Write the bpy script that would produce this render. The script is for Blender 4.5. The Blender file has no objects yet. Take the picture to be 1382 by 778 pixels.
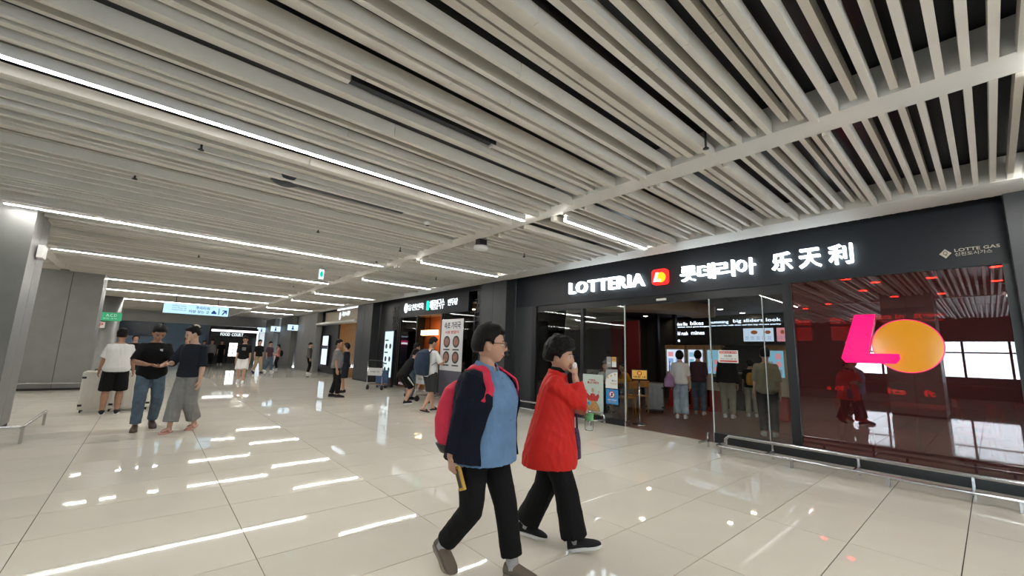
import bpy, bmesh, math, random
import numpy as np
from mathutils import Vector, Matrix

# ---------------------------------------------------------------- camera, world, exposure
SC = bpy.context.scene
cam_data = bpy.data.cameras.new('camera')
cam_data.sensor_fit = 'HORIZONTAL'; cam_data.sensor_width = 36.0
cam_data.lens = 36.0 * 556.5 / 1382.0
cam_data.clip_start = .05; cam_data.clip_end = 300
camera = bpy.data.objects.new('camera', cam_data)
SC.collection.objects.link(camera)
CAM_R = ((0.75241119, 0.12631114, 0.64646957), (-0.65794672, 0.09739123, 0.74674029), (0.03136115, -0.98719828, 0.15638425))
mw = Matrix(((CAM_R[0][0], -CAM_R[0][1], -CAM_R[0][2], 0), (CAM_R[1][0], -CAM_R[1][1], -CAM_R[1][2], 0), (CAM_R[2][0], -CAM_R[2][1], -CAM_R[2][2], 1.38), (0, 0, 0, 1)))
camera.matrix_world = mw
SC.camera = camera

world = bpy.data.worlds.new('daylight'); SC.world = world; world.use_nodes = True
bg = world.node_tree.nodes['Background']
bg.inputs['Color'].default_value = (.80, .90, 1.0, 1); bg.inputs['Strength'].default_value = 4.2

SC.view_settings.view_transform = 'Standard'
SC.view_settings.look = 'None'
SC.view_settings.gamma = 1.0
SC.view_settings.use_curve_mapping = False
SC.view_settings.exposure = 1.95
SC.cycles.max_bounces = 8; SC.cycles.transparent_max_bounces = 12; SC.cycles.glossy_bounces = 5; SC.cycles.diffuse_bounces = 4
SC.cycles.use_denoising = True
SC.cycles.sample_clamp_indirect = 6.0
SC.cycles.caustics_reflective = False; SC.cycles.caustics_refractive = False

# ---------------------------------------------------------------- helpers
COL = bpy.context.scene.collection
RNG = random.Random(7)
V = Vector

def link(o, parent=None):
    COL.objects.link(o)
    if parent is not None:
        o.parent = parent
    return o

def tag(o, label=None, cat=None, group=None, kind=None):
    if label: o['label'] = label
    if cat: o['category'] = cat
    if group: o['group'] = group
    if kind: o['kind'] = kind
    return o

def empty(name, loc=(0, 0, 0), rz=0.0, label=None, cat=None, group=None, kind=None):
    o = bpy.data.objects.new(name, None)
    o.empty_display_size = .1
    o.location = loc
    o.rotation_euler = (0, 0, rz)
    link(o)
    return tag(o, label, cat, group, kind)

def copy_tree(o, parent=None):
    c = o.copy()
    COL.objects.link(c)
    c.parent = parent
    for ch in [x for x in bpy.data.objects if x.parent == o]:
        copy_tree(ch, c)
    return c

class M:
    """collects vertices and faces; build() links them as one mesh object"""
    def __init__(s):
        s.v = []; s.f = []
    def add(s, vs, fs):
        b = len(s.v)
        s.v += [tuple(v) for v in vs]
        s.f += [tuple(i + b for i in f) for f in fs]
        return s
    def box(s, x0, x1, y0, y1, z0, z1):
        vs = [(x, y, z) for x in (x0, x1) for y in (y0, y1) for z in (z0, z1)]
        return s.add(vs, [(0, 1, 3, 2), (4, 6, 7, 5), (0, 4, 5, 1), (2, 3, 7, 6), (0, 2, 6, 4), (1, 5, 7, 3)])
    def obox(s, c, ax, ay, az):
        """box given by centre and three half-axis vectors"""
        c, ax, ay, az = V(c), V(ax), V(ay), V(az)
        vs = [c + i * ax + j * ay + k * az for i in (-1, 1) for j in (-1, 1) for k in (-1, 1)]
        return s.add(vs, [(0, 1, 3, 2), (4, 6, 7, 5), (0, 4, 5, 1), (2, 3, 7, 6), (0, 2, 6, 4), (1, 5, 7, 3)])
    def loft(s, rings, cap=True):
        n = len(rings[0]); vs = [p for r in rings for p in r]; fs = []
        for i in range(len(rings) - 1):
            for j in range(n):
                k = (j + 1) % n
                fs.append((i * n + j, i * n + k, (i + 1) * n + k, (i + 1) * n + j))
        if cap:
            fs.append(tuple(range(n - 1, -1, -1)))
            fs.append(tuple((len(rings) - 1) * n + j for j in range(n)))
        return s.add(vs, fs)
    def tube(s, pts, rad, n=10, side=None, round_ends=False):
        """tube through pts; rad: one number or (a, b) per point, a along `side`"""
        pts = [V(p) for p in pts]
        if not isinstance(rad, (list,)): rad = [rad] * len(pts)
        rad = [(r, r) if not isinstance(r, tuple) else r for r in rad]
        tang = []
        for i in range(len(pts)):
            t = (pts[min(i + 1, len(pts) - 1)] - pts[max(i - 1, 0)])
            tang.append(t.normalized() if t.length > 1e-9 else V((0, 0, 1)))
        sd = V(side) if side is not None else (V((0, 0, 1)).cross(tang[0]) if abs(tang[0].z) < .9 else V((0, 1, 0)))
        if round_ends:
            a, b = rad[0]; m = (a + b) / 2
            p0, t0 = pts[0], tang[0]; p1, t1 = pts[-1], tang[-1]; c, d = rad[-1]; q = (c + d) / 2
            pts = [p0 - t0 * m * .9, p0 - t0 * m * .6] + pts + [p1 + t1 * q * .6, p1 + t1 * q * .9]
            tang = [t0, t0] + tang + [t1, t1]
            rad = [(a * .4, b * .4), (a * .8, b * .8)] + rad + [(c * .8, d * .8), (c * .4, d * .4)]
        rings = []
        for p, t, (a, b) in zip(pts, tang, rad):
            sd = (sd - t * sd.dot(t))
            sd = sd.normalized() if sd.length > 1e-6 else t.orthogonal().normalized()
            o = t.cross(sd)
            rings.append([p + sd * (a * math.cos(2 * math.pi * k / n)) + o * (b * math.sin(2 * math.pi * k / n)) for k in range(n)])
        return s.loft(rings)
    def cyl(s, p0, p1, r, n=16, r1=None):
        return s.tube([p0, p1], [r, r if r1 is None else r1], n)
    def ball(s, c, rx, ry=None, rz=None, n=12, m=8, rot=None):
        ry = rx if ry is None else ry; rz = rx if rz is None else rz
        c = V(c); rings = []
        for i in range(m + 1):
            a = math.pi * (i + .02) / (m + .04)
            ring = []
            for k in range(n):
                b = 2 * math.pi * k / n
                p = V((rx * math.sin(a) * math.cos(b), ry * math.sin(a) * math.sin(b), rz * math.cos(a)))
                if rot is not None: p = rot @ p
                ring.append(c + p)
            rings.append(ring[::-1])
        return s.loft(rings)
    def lathe(s, c, prof, n=24):
        c = V(c)
        return s.loft([[c + V((r * math.cos(2 * math.pi * k / n), r * math.sin(2 * math.pi * k / n), z)) for k in range(n)] for r, z in prof])
    def prism(s, poly, lo, hi, axis='x'):
        """extrude a closed 2-D polygon; axis x -> poly is (y, z)"""
        def P(p, t):
            return (t, p[0], p[1]) if axis == 'x' else ((p[0], t, p[1]) if axis == 'y' else (p[0], p[1], t))
        return s.loft([[P(p, lo) for p in poly], [P(p, hi) for p in poly]])
    def mesh(s, name, smooth=False):
        me = bpy.data.meshes.new(name)
        me.from_pydata(s.v, [], s.f)
        bm = bmesh.new(); bm.from_mesh(me)
        bmesh.ops.recalc_face_normals(bm, faces=bm.faces)
        bm.to_mesh(me); bm.free()
        if smooth:
            me.polygons.foreach_set('use_smooth', [True] * len(me.polygons))
        me.update()
        return me
    def build(s, name, mat, parent=None, smooth=False, bevel=0):
        me = s.mesh(name, smooth)
        me.materials.append(mat)
        o = bpy.data.objects.new(name, me)
        link(o, parent)
        if bevel:
            b = o.modifiers.new('bevel', 'BEVEL'); b.width = bevel; b.segments = 2; b.limit_method = 'ANGLE'
        return o

def box_obj(name, mat, x0, x1, y0, y1, z0, z1, parent=None, bevel=0):
    return M().box(x0, x1, y0, y1, z0, z1).build(name, mat, parent, bevel=bevel)

def mesh_obj(name, me, mat=None, parent=None, loc=None):
    if mat is not None and not me.materials: me.materials.append(mat)
    o = bpy.data.objects.new(name, me)
    link(o, parent)
    if loc is not None: o.location = loc
    return o

WORK = bpy.data.scenes.new('workbench')   # emptied and removed at the end
def evaluated(o):
    vl = WORK.view_layers[0]
    vl.update()
    return bpy.data.meshes.new_from_object(o.evaluated_get(vl.depsgraph))

# ---- materials
def nodes_of(name):
    m = bpy.data.materials.new(name); m.use_nodes = True
    nt = m.node_tree
    return m, nt, nt.nodes['Principled BSDF']

def mat(name, col, rough=.6, metal=0.0, spec=.5, noise=0.0, scale=20.0, bump=0.0, bscale=60.0, stretch=None, coat=0.0, emit=None, estr=0.0):
    m, nt, b = nodes_of(name)
    b.inputs['Base Color'].default_value = (*col, 1)
    b.inputs['Roughness'].default_value = rough
    b.inputs['Metallic'].default_value = metal
    b.inputs['Specular IOR Level'].default_value = spec
    b.inputs['Coat Weight'].default_value = coat
    if emit:
        b.inputs['Emission Color'].default_value = (*emit, 1); b.inputs['Emission Strength'].default_value = estr
    if noise or bump:
        tc = nt.nodes.new('ShaderNodeTexCoord'); mp = nt.nodes.new('ShaderNodeMapping')
        nt.links.new(tc.outputs['Object'], mp.inputs['Vector'])
        if stretch: mp.inputs['Scale'].default_value = stretch
    if noise:
        n = nt.nodes.new('ShaderNodeTexNoise'); n.inputs['Scale'].default_value = scale; n.inputs['Detail'].default_value = 5
        nt.links.new(mp.outputs['Vector'], n.inputs['Vector'])
        r = nt.nodes.new('ShaderNodeMapRange')
        r.inputs['From Min'].default_value = .3; r.inputs['From Max'].default_value = .7
        r.inputs['To Min'].default_value = 1 - noise; r.inputs['To Max'].default_value = 1 + noise
        nt.links.new(n.outputs['Fac'], r.inputs['Value'])
        mx = nt.nodes.new('ShaderNodeVectorMath'); mx.operation = 'SCALE'
        mx.inputs[0].default_value = col
        nt.links.new(r.outputs['Result'], mx.inputs['Scale'])
        nt.links.new(mx.outputs['Vector'], b.inputs['Base Color'])
    if bump:
        n2 = nt.nodes.new('ShaderNodeTexNoise'); n2.inputs['Scale'].default_value = bscale; n2.inputs['Detail'].default_value = 4
        nt.links.new(mp.outputs['Vector'], n2.inputs['Vector'])
        bp = nt.nodes.new('ShaderNodeBump'); bp.inputs['Strength'].default_value = bump; bp.inputs['Distance'].default_value = .01
        nt.links.new(n2.outputs['Fac'], bp.inputs['Height'])
        nt.links.new(bp.outputs['Normal'], b.inputs['Normal'])
    return m

def emat(name, col, strength):
    if strength < 1.5: strength *= .70
    m = bpy.data.materials.new(name); m.use_nodes = True
    nt = m.node_tree
    nt.nodes.remove(nt.nodes['Principled BSDF'])
    e = nt.nodes.new('ShaderNodeEmission')
    e.inputs['Color'].default_value = (*col, 1); e.inputs['Strength'].default_value = strength
    nt.links.new(e.outputs['Emission'], nt.nodes['Material Output'].inputs['Surface'])
    return m

def glass_mat(name, tint=(.9, .95, .95), ior=1.5, rough=0.0, film=None):
    """thin pane: Fresnel reflection over tinted see-through"""
    m = bpy.data.materials.new(name); m.use_nodes = True
    nt = m.node_tree
    nt.nodes.remove(nt.nodes['Principled BSDF'])
    t = nt.nodes.new('ShaderNodeBsdfTransparent'); t.inputs['Color'].default_value = (*tint, 1)
    g = nt.nodes.new('ShaderNodeBsdfGlossy'); g.inputs['Roughness'].default_value = rough
    g.inputs['Color'].default_value = (1, 1, 1, 1)
    fr = nt.nodes.new('ShaderNodeFresnel'); fr.inputs['IOR'].default_value = ior
    mx = nt.nodes.new('ShaderNodeMixShader')
    nt.links.new(fr.outputs['Fac'], mx.inputs['Fac'])
    if film:   # printed film: part of it scatters
        df = nt.nodes.new('ShaderNodeBsdfDiffuse'); df.inputs['Color'].default_value = (*film, 1)
        m2 = nt.nodes.new('ShaderNodeMixShader'); m2.inputs['Fac'].default_value = .16
        nt.links.new(t.outputs['BSDF'], m2.inputs[1]); nt.links.new(df.outputs['BSDF'], m2.inputs[2]); t = m2
    nt.links.new(t.outputs[0], mx.inputs[1]); nt.links.new(g.outputs['BSDF'], mx.inputs[2])
    nt.links.new(mx.outputs['Shader'], nt.nodes['Material Output'].inputs['Surface'])
    return m

# ---- lettering: flat outlines in a local (u, v) plane, turned into a mesh
def text_mesh(s, bold=0.0, extrude=.01, res=3, shear=0.0):
    c = bpy.data.curves.new('lettering', 'FONT')
    c.body = s; c.size = 1.0; c.offset = bold; c.extrude = extrude; c.resolution_u = res; c.shear = shear
    o = bpy.data.objects.new('lettering', c)
    WORK.collection.objects.link(o)
    me = evaluated(o)
    bpy.data.objects.remove(o); bpy.data.curves.remove(c)
    me.materials.clear()
    return me

def fit(me, u0, u1, v0, v1, origin, ud, vd, keep=False):
    """fit a text mesh to the rectangle u0..u1, v0..v1 in the plane origin + u*ud + v*vd (normal = ud x vd)"""
    n = len(me.vertices)
    if n == 0: return me
    a = np.empty(n * 3); me.vertices.foreach_get('co', a); a = a.reshape(-1, 3)
    lo, hi = a.min(0), a.max(0); w = np.maximum(hi - lo, 1e-6)
    su, sv = (u1 - u0) / w[0], (v1 - v0) / w[1]
    if keep: su = sv = min(su, sv)
    ud, vd = np.array(ud, float), np.array(vd, float); nd = np.cross(ud, vd)
    u = u0 + (a[:, 0] - lo[0]) * su; v = v0 + (a[:, 1] - lo[1]) * sv
    p = np.array(origin, float) + u[:, None] * ud + v[:, None] * vd + a[:, 2:3] * nd
    me.vertices.foreach_set('co', p.ravel()); me.update()
    return me

def letters(s, u0, u1, v0, v1, origin, ud, vd, material, parent, bold=.02, extrude=.02, gap=.12, name='letter', heights=None, same=False):
    """one mesh per character, laid out to fill the rectangle"""
    ms = []
    for ch in s:
        if ch == ' ':
            ms.append(None); continue
        ms.append(text_mesh(ch, bold, extrude))
    ws = []
    for m_ in ms:
        if m_ is None: ws.append(.35); continue
        a = np.empty(len(m_.vertices) * 3); m_.vertices.foreach_get('co', a); a = a.reshape(-1, 3)
        ws.append(.9 if same else max(np.ptp(a[:, 0]), .08))
    tot = sum(ws) + gap * (len(ws) - 1); k = (u1 - u0) / tot; u = u0
    for m_, w in zip(ms, ws):
        if m_ is not None:
            fit(m_, u, u + w * k, v0, v1, origin, ud, vd)
            mesh_obj(name, m_, material, parent)
        u += (w + gap) * k

def line(s, u0, u1, v0, v1, origin, ud, vd, material, parent, bold=0.0, extrude=.0015, name='lettering', keep=False):
    m_ = fit(text_mesh(s, bold, extrude, res=2), u0, u1, v0, v1, origin, ud, vd, keep)
    return mesh_obj(name, m_, material, parent)
# ---------------------------------------------------------------- materials of the place
def tile_mat():
    m, nt, b = nodes_of('porcelain_tile')
    oi = nt.nodes.new('ShaderNodeObjectInfo'); tc = nt.nodes.new('ShaderNodeTexCoord')
    n = nt.nodes.new('ShaderNodeTexNoise'); n.inputs['Scale'].default_value = 1.6; n.inputs['Detail'].default_value = 4
    nt.links.new(tc.outputs['Object'], n.inputs['Vector'])
    mr = nt.nodes.new('ShaderNodeMapRange'); mr.inputs['To Min'].default_value = .95; mr.inputs['To Max'].default_value = 1.03
    nt.links.new(oi.outputs['Random'], mr.inputs['Value'])
    mr2 = nt.nodes.new('ShaderNodeMapRange'); mr2.inputs['From Min'].default_value = .3; mr2.inputs['From Max'].default_value = .7; mr2.inputs['To Min'].default_value = .97; mr2.inputs['To Max'].default_value = 1.03
    nt.links.new(n.outputs['Fac'], mr2.inputs['Value'])
    mu = nt.nodes.new('ShaderNodeMath'); mu.operation = 'MULTIPLY'
    nt.links.new(mr.outputs['Result'], mu.inputs[0]); nt.links.new(mr2.outputs['Result'], mu.inputs[1])
    sc = nt.nodes.new('ShaderNodeVectorMath'); sc.operation = 'SCALE'; sc.inputs[0].default_value = (.70, .665, .585)
    nt.links.new(mu.outputs['Value'], sc.inputs['Scale']); nt.links.new(sc.outputs['Vector'], b.inputs['Base Color'])
    b.inputs['Roughness'].default_value = .03; b.inputs['Specular IOR Level'].default_value = .19
    n2 = nt.nodes.new('ShaderNodeTexNoise'); n2.inputs['Scale'].default_value = 5.0; n2.inputs['Detail'].default_value = 2
    nt.links.new(tc.outputs['Object'], n2.inputs['Vector'])
    bp = nt.nodes.new('ShaderNodeBump'); bp.inputs['Strength'].default_value = .006; bp.inputs['Distance'].default_value = .02
    nt.links.new(n2.outputs['Fac'], bp.inputs['Height']); nt.links.new(bp.outputs['Normal'], b.inputs['Normal'])
    return m
TILE = tile_mat()
GROUT = mat('grout', (.025, .022, .019), .9)
SLAT = mat('slat_beige_grey', (.68, .65, .592), .42, noise=.05, scale=3)
BEAM = mat('beam_paint', (.66, .645, .615), .5, noise=.03, scale=2)
PLENUM = mat('plenum_black', (.010, .012, .016), .28, noise=.3, scale=1.5)
TUBE = emat('tube_light', (1.0, .975, .92), 24.0)
HOUSING = mat('lamp_housing', (.75, .75, .74), .4)
PANELGREY = mat('column_panel_grey', (.22, .22, .213), .42, .15, noise=.05, scale=4)
PANELDARK = mat('column_panel_dark', (.036, .040, .044), .45, .1, noise=.10, scale=5)
FASCIA = mat('fascia_black', (.005, .0075, .0125), .5, noise=.08, scale=3)
FRAMEBLACK = mat('frame_black', (.008, .009, .011), .38)
RUBBER = mat('rubber_dark', (.02, .02, .02), .7)
CHROME = mat('brushed_steel', (.60, .60, .61), .22, 1.0)
GLASS = glass_mat('storefront_glass', (.86, .90, .90), 1.5)
REDGLASS = glass_mat('red_film_glass', (.50, .050, .042), 2.0, film=(.24, .060, .060))
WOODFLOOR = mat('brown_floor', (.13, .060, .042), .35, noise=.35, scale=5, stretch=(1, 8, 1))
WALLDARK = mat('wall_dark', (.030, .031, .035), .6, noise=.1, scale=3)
WALLGREY = mat('wall_grey', (.20, .195, .185), .45, .1, noise=.06, scale=2)
WALLWHITE = mat('wall_white', (.62, .62, .61), .6, noise=.03, scale=2)
LETTER = emat('letter_light', (.82, .95, 1.0), 1.5)
LETTER_DIM = emat('letter_light_dim', (.88, .97, 1.0), .50)

ORD = ['first', 'second', 'third', 'fourth', 'fifth', 'sixth', 'seventh', 'eighth', 'ninth', 'tenth', 'eleventh', 'twelfth']

# ---------------------------------------------------------------- floor of separate tiles
GZ = 3.33
floor = tag(box_obj('floor', GROUT, -13.0, 7.40, -14, 46, -.12, -.008), 'cream polished porcelain tile floor of the concourse', kind='structure')
tx, ty = 1.2, .602
tm = M().box(.0025, tx - .0025, .0034, ty - .0034, -.0075, 0).mesh('floor_tile'); tm.materials.append(TILE)
cells = []
Rm = np.array(CAM_R)
for i in range(-11, 7):
    for j in range(-24, 77):
        x, y = -.49 + tx * i, .27 + ty * j
        if x + tx > 7.40:
            pass
        c = Rm.T @ np.array([x + .6, y + .3, -1.38])
        d = math.hypot(x + .6, y + .3)
        seen = c[2] > .15 and abs(c[0] / c[2]) < 1.45 and -.2 < c[1] / c[2] < .95
        cells.append((0 if seen else 1, d, x, y, i, j))
cells.sort()
rest = M()
n_t = 0
for q, d, x, y, i, j in cells:
    x1 = min(x + tx, 7.40)
    if x1 - x < .1: continue
    if n_t < 300 and x1 == x + tx and q == 0:
        mesh_obj('floor_tile', tm, None, floor, (x, y, 0)); n_t += 1
    else:
        rest.box(x + .0025, x1 - .0025, y + .0034, y + ty - .0034, -.0075, 0)
tag(rest.build('floor_tiles', TILE, floor), kind='stuff')

# ---------------------------------------------------------------- ceiling: black void, slats, beam, trims
ceil = tag(box_obj('ceiling', PLENUM, -13.0, 7.44, -14, 46, 3.62, 3.72), 'black ceiling void behind pale hanging slats', kind='structure')
ZB = [3.33, 3.335, 3.335, 3.335, 3.37, 3.345, 3.395, 3.335, 3.32, 3.375, 3.41, 3.345, 3.37, 3.34, 3.36, 3.30]
slat_y0 = -.20
def slat(parent_m, name, x0, x1, y, w, zb, zt=None):
    zt = zt or min(3.54, zb + .075 + .055 * ((y * 13.7) % 1))
    return M().box(x0, x1, y - w / 2, y + w / 2, zb, zt).build(name, SLAT, ceil)
r = random.Random(21)
restm = M(); n_s = 0
seq = []
y = -13.2
ys = []
base = [(-.20, 3.33), (-.08, 3.335), (.04, 3.335), (.16, 3.335), (.27, 3.37), (.385, 3.345), (.50, 3.395), (.615, 3.335), (.75, 3.30), (.845, 3.375), (.955, 3.41), (1.08, 3.345), (1.20, 3.37), (1.325, 3.34), (1.43, 3.36), (1.57, 3.30)]
for k_ in range(1, 105): ys.append((-.20 - .118 * k_, r.choice([3.33, 3.35, 3.38])))
ys += base
yy = 1.57
while yy < 33.5:
    yy += r.choice([.085, .105, .115, .12, .125, .14, .175])
    z = r.choice([3.27, 3.30, 3.32, 3.335, 3.35, 3.38, 3.42])
    ys.append((yy, z))
LIGHTS_L = [-9.0, -4.7, -.46, 4.22, 9.03, 12.85, 17.7, 21.25, 25.4]
LIGHTS_R = [-8.7, -4.6, -.42, 3.79, 7.93, 11.23, 15.6, 18.8, 23.6, 27.6]  # rearmost lamps of both rows are unseen, added behind the camera for illumination
for y, z in ys:
    w = r.choice([.038, .045, .045, .05, .06]) if y > 1.6 else .046
    nl = any(abs(y - q) < .055 for q in LIGHTS_L); nr = any(abs(y - q) < .055 for q in LIGHTS_R)
    # left field
    segs = [(-1.90, 3.86)]
    if abs(y - 3.02) < .06: segs = [(-1.90, .90), (2.31, 3.86)]
    elif abs(y - 5.30) < .06: segs = [(-1.90, .82), (2.49, 3.86)]
    elif -1 < y < 5.2:
        cutx = .9 + 1.25 * ((y * 7.3) % 1) if y > 1.5 else 2.2 + .25 * ((y * 5.1) % 1)
        segs = [(-1.90, cutx), (cutx + .004, 3.86)]
    for (a, b) in segs:
        if nl: zz = 3.37
        else: zz = z
        if -1.0 < y < 17.2: slat(None, 'ceiling_slat', a, b, y, w, zz); n_s += 1
        else: restm.box(a, b, y - w / 2, y + w / 2, zz, zz + .11)
    if -.7 < y < 12.6:
        slat(None, 'ceiling_slat', 4.15, 6.56, y + (.0 if y > 1.6 else .0), w * .92, 3.37 if nr else z + .012); n_s += 1
    else:
        restm.box(4.15, 6.56, y - w / 2, y + w / 2, 3.42 if nr else z, (3.42 if nr else z) + .11)
    if y > -6: restm.box(-9.5, -2.10, y - w / 2, y + w / 2, z, z + .11)
tag(restm.build('ceiling_slats', SLAT, ceil), kind='stuff')
tr = tag(box_obj('trim_1', BEAM, 3.86, 4.15, -14, 46, 3.345, 3.60), 'pale ceiling beam running along the concourse', kind='structure')
tag(box_obj('trim_2', BEAM, -2.10, -1.90, -14, 46, 3.31, 3.60), 'pale ceiling beam over the left columns', kind='structure')
edge = tag(M().prism([(6.54, 3.40), (6.54, 3.33), (6.60, 3.325), (7.10, 3.335), (7.12, 3.35), (7.12, 3.60), (6.54, 3.60)], -14, 46, 'y').build('trim_3', BEAM), 'pale soffit edge above the shopfronts', kind='structure')
fin = M().box(0, .30, -.018, .018, 0, .10).mesh('fin'); fin.materials.append(SLAT)
for q in range(150):
    mesh_obj('fin', fin, None, edge, (7.12, -1.2 + .125 * q, 3.42))

# ---------------------------------------------------------------- linear lamps
def lamp(x0, x1, y, label, grp):
    o = empty('linear_light', ((x0 + x1) / 2, y, 3.318), 0, label, 'ceiling light', grp)
    L = (x1 - x0) / 2
    m_ = M(); m_.box(-L, L, -.030, -.022, -.055, .03).box(-L, L, .022, .030, -.055, .03).box(-L, L, -.022, .022, -.01, .03)
    m_.build('housing', HOUSING, o)
    box_obj('diffuser', TUBE, -L, L, -.0215, .0215, -.0585, -.011, o)
    for sx in (-1, 1):
        M().cyl((sx * L * .55, 0, .05), (sx * L * .55, 0, .26), .004, 6).build('hanger', CHROME, o)
vl = [q for q in LIGHTS_L if q > -1]; vr = [q for q in LIGHTS_R if q > -1]
for q in LIGHTS_L:
    t = 'long white line light left of the ceiling beam, added unseen behind the camera' if q < -1 else 'long white line light left of the ceiling beam, %s from the camera' % ORD[vl.index(q)]
    if q == -9.0: t = 'long white line light left of the ceiling beam, added unseen far behind the camera'
    lamp(-1.80, 3.84, q, t, 'line lights left of the ceiling beam')
for q in LIGHTS_R:
    t = 'short white line light right of the ceiling beam, added unseen behind the camera' if q < -1 else 'short white line light right of the ceiling beam, %s from the camera' % ORD[vr.index(q)]
    if q == -8.7: t = 'short white line light right of the ceiling beam, added unseen far behind the camera'
    lamp(4.24, 6.36, q, t, 'line lights right of the ceiling beam')
for n_, q in enumerate((10.8, 14.6, 19.5, 24.0, 28.5, 33.0)):
    lamp(-7.5, -2.4, q, '%s white line light of the aisle left of the columns' % ORD[n_], 'line lights of the left aisle')

# ---------------------------------------------------------------- columns
def guard(parent, x0, x1, y0, y1, z=.20, r=.022):
    m = M()
    pts = [(x0, y1, z), (x0, y0, z), (x1, y0, z), (x1, y1, z)]
    path = []
    for a, b in zip(pts, pts[1:]):
        a, b = V(a), V(b); d = (b - a).normalized()
        path += [a + d * .06, a.lerp(b, .5), b - d * .06, b - d * .015]
    m.tube([pts[0]] + path + [pts[-1]], r, 10)
    m.build('guard_rail', CHROME, parent, True)
    for (px, py) in ((x0, y0), (x1, y0), (x0, y1), (x1, y1)):
        M().box(px - .015, px + .015, py - .03, py + .03, 0, z).build('guard_foot', CHROME, parent)
def column(x0, x1, y0, y1, label, pm, split=True):
    o = empty('column', ((x0 + x1) / 2, (y0 + y1) / 2, 0), 0, label, 'column', 'square concourse columns')
    hx, hy = (x1 - x0) / 2, (y1 - y0) / 2
    box_obj('core', FRAMEBLACK, -hx + .03, hx - .03, -hy + .03, hy - .03, 0, 3.6, o)
    g = .006
    for sx in (-1, 1):
        xa, xb = (-hx, -g) if sx < 0 else (g, hx)
        ya, yb = (-hy, -g) if sx < 0 else (g, hy)
        box_obj('panel', pm, xa, xb, -hy, -hy + .03, .06, 3.6, o)
        box_obj('panel', pm, xa, xb, hy - .03, hy, .06, 3.6, o)
        box_obj('panel', pm, -hx, -hx + .03, ya + .03 * (sx < 0), yb - .03 * (sx > 0), .06, 3.6, o)
        box_obj('panel', pm, hx - .03, hx, ya + .03 * (sx < 0), yb - .03 * (sx > 0), .06, 3.6, o)
    box_obj('base', RUBBER, -hx + .012, hx - .012, -hy + .012, hy - .012, 0, .06, o)
    return o
cl = column(-2.72, -1.50, 9.20, 10.30, 'grey panelled column at the left edge of the concourse, nearest one', PANELGREY)
guard(cl, -.80, 1.0, -1.22, .40, .21)
box_obj('notice', WALLWHITE, .50, .60, -.556, -.55, .34, .50, cl)
M().box(.63, .70, -.20, .06, 2.62, 2.82).build('junction_box', HOUSING, cl, bevel=.004)
cl = column(-2.47, -1.20, 16.75, 17.9, 'grey panelled column left of the man in the white shirt', PANELGREY)
guard(cl, -.66, .66, -.70, .40, .20)
column(-2.50, -1.24, .9, 2.0, 'grey panelled column beside the camera', PANELGREY)
cr = column(7.05, 8.2, 8.37, 9.50, 'dark column between the burger restaurant and the noodle shop', PANELDARK)
M().box(.32 - .575, .345 - .575, -.60, -.57, 0, 3.3).build('corner_guard', CHROME, cr)
M().box(-.50, -.42, -.585, -.565, 1.32, 1.62).build('wall_plate', CHROME, cr, bevel=.003)
for zz in (1.37, 1.47, 1.55): M().box(-.485, -.435, -.592, -.584, zz, zz + .05).build('switch', FRAMEBLACK, cr)
cr2 = column(7.05, 8.2, 17.2, 18.9, 'dark column between the noodle shop and the gold slat shop', PANELDARK)
M().box(-.25, -.225, -.885, -.855, 0, 3.3).build('corner_guard', CHROME, cr2)
column(7.05, 8.2, -1.45, -.27, 'dark column at the right end of the red window', PANELDARK)
rc = empty('round_column', (-1.42, 25.2, 0), 0, 'round grey column with a green sign', 'column')
M().lathe((0, 0, 0), [(.36, 0), (.36, .08), (.345, .09), (.345, 3.6)], 32).build('shaft', PANELGREY, rc, True)

# ---------------------------------------------------------------- outer walls (the left one with daylight windows)
wl = M()
wl.box(-13.2, -13.0, -14, 46, 0, .95).box(-13.2, -13.0, -14, 46, 2.55, 3.72).box(-13.2, -13.0, 5, 46, .95, 2.55).box(-13.2, -13.0, -14, -9, .95, 2.55)
tag(wl.build('wall_left', WALLGREY), 'grey outer wall of the left aisle', kind='structure')
win = tag(empty('window_1', (-13.1, 0, 0)), 'row of daylight windows in the left wall', kind='structure')
for q in range(10):
    y0 = -9 + 1.4 * q
    box_obj('mullion', FRAMEBLACK, -.06, .06, y0 - .04, y0 + .04, .95, 2.55, win)
    box_obj('pane', GLASS, -.006, .006, y0 + .04, y0 + 1.36, .95, 2.55, win)
box_obj('transom', FRAMEBLACK, -.05, .05, -9, 5, 2.02, 2.08, win)
tag(box_obj('wall_added_end', WALLGREY, -13.2, 14.4, 46, 46.2, 0, 3.72), 'grey wall added across the far end to block the sky', kind='structure')  # added so no sky light comes through the gaps of the far walls
tag(box_obj('ceiling', PLENUM, 7.44, 14.4, -14, 46, 3.64, 3.74), 'dark slab added above the shops to block the sky', kind='structure')  # added as a roof against sky light leaking in above the shops
tag(box_obj('wall_back', WALLGREY, -13.2, 15, -14.2, -14, 0, 3.72), 'grey wall far behind the camera', kind='structure')
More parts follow.
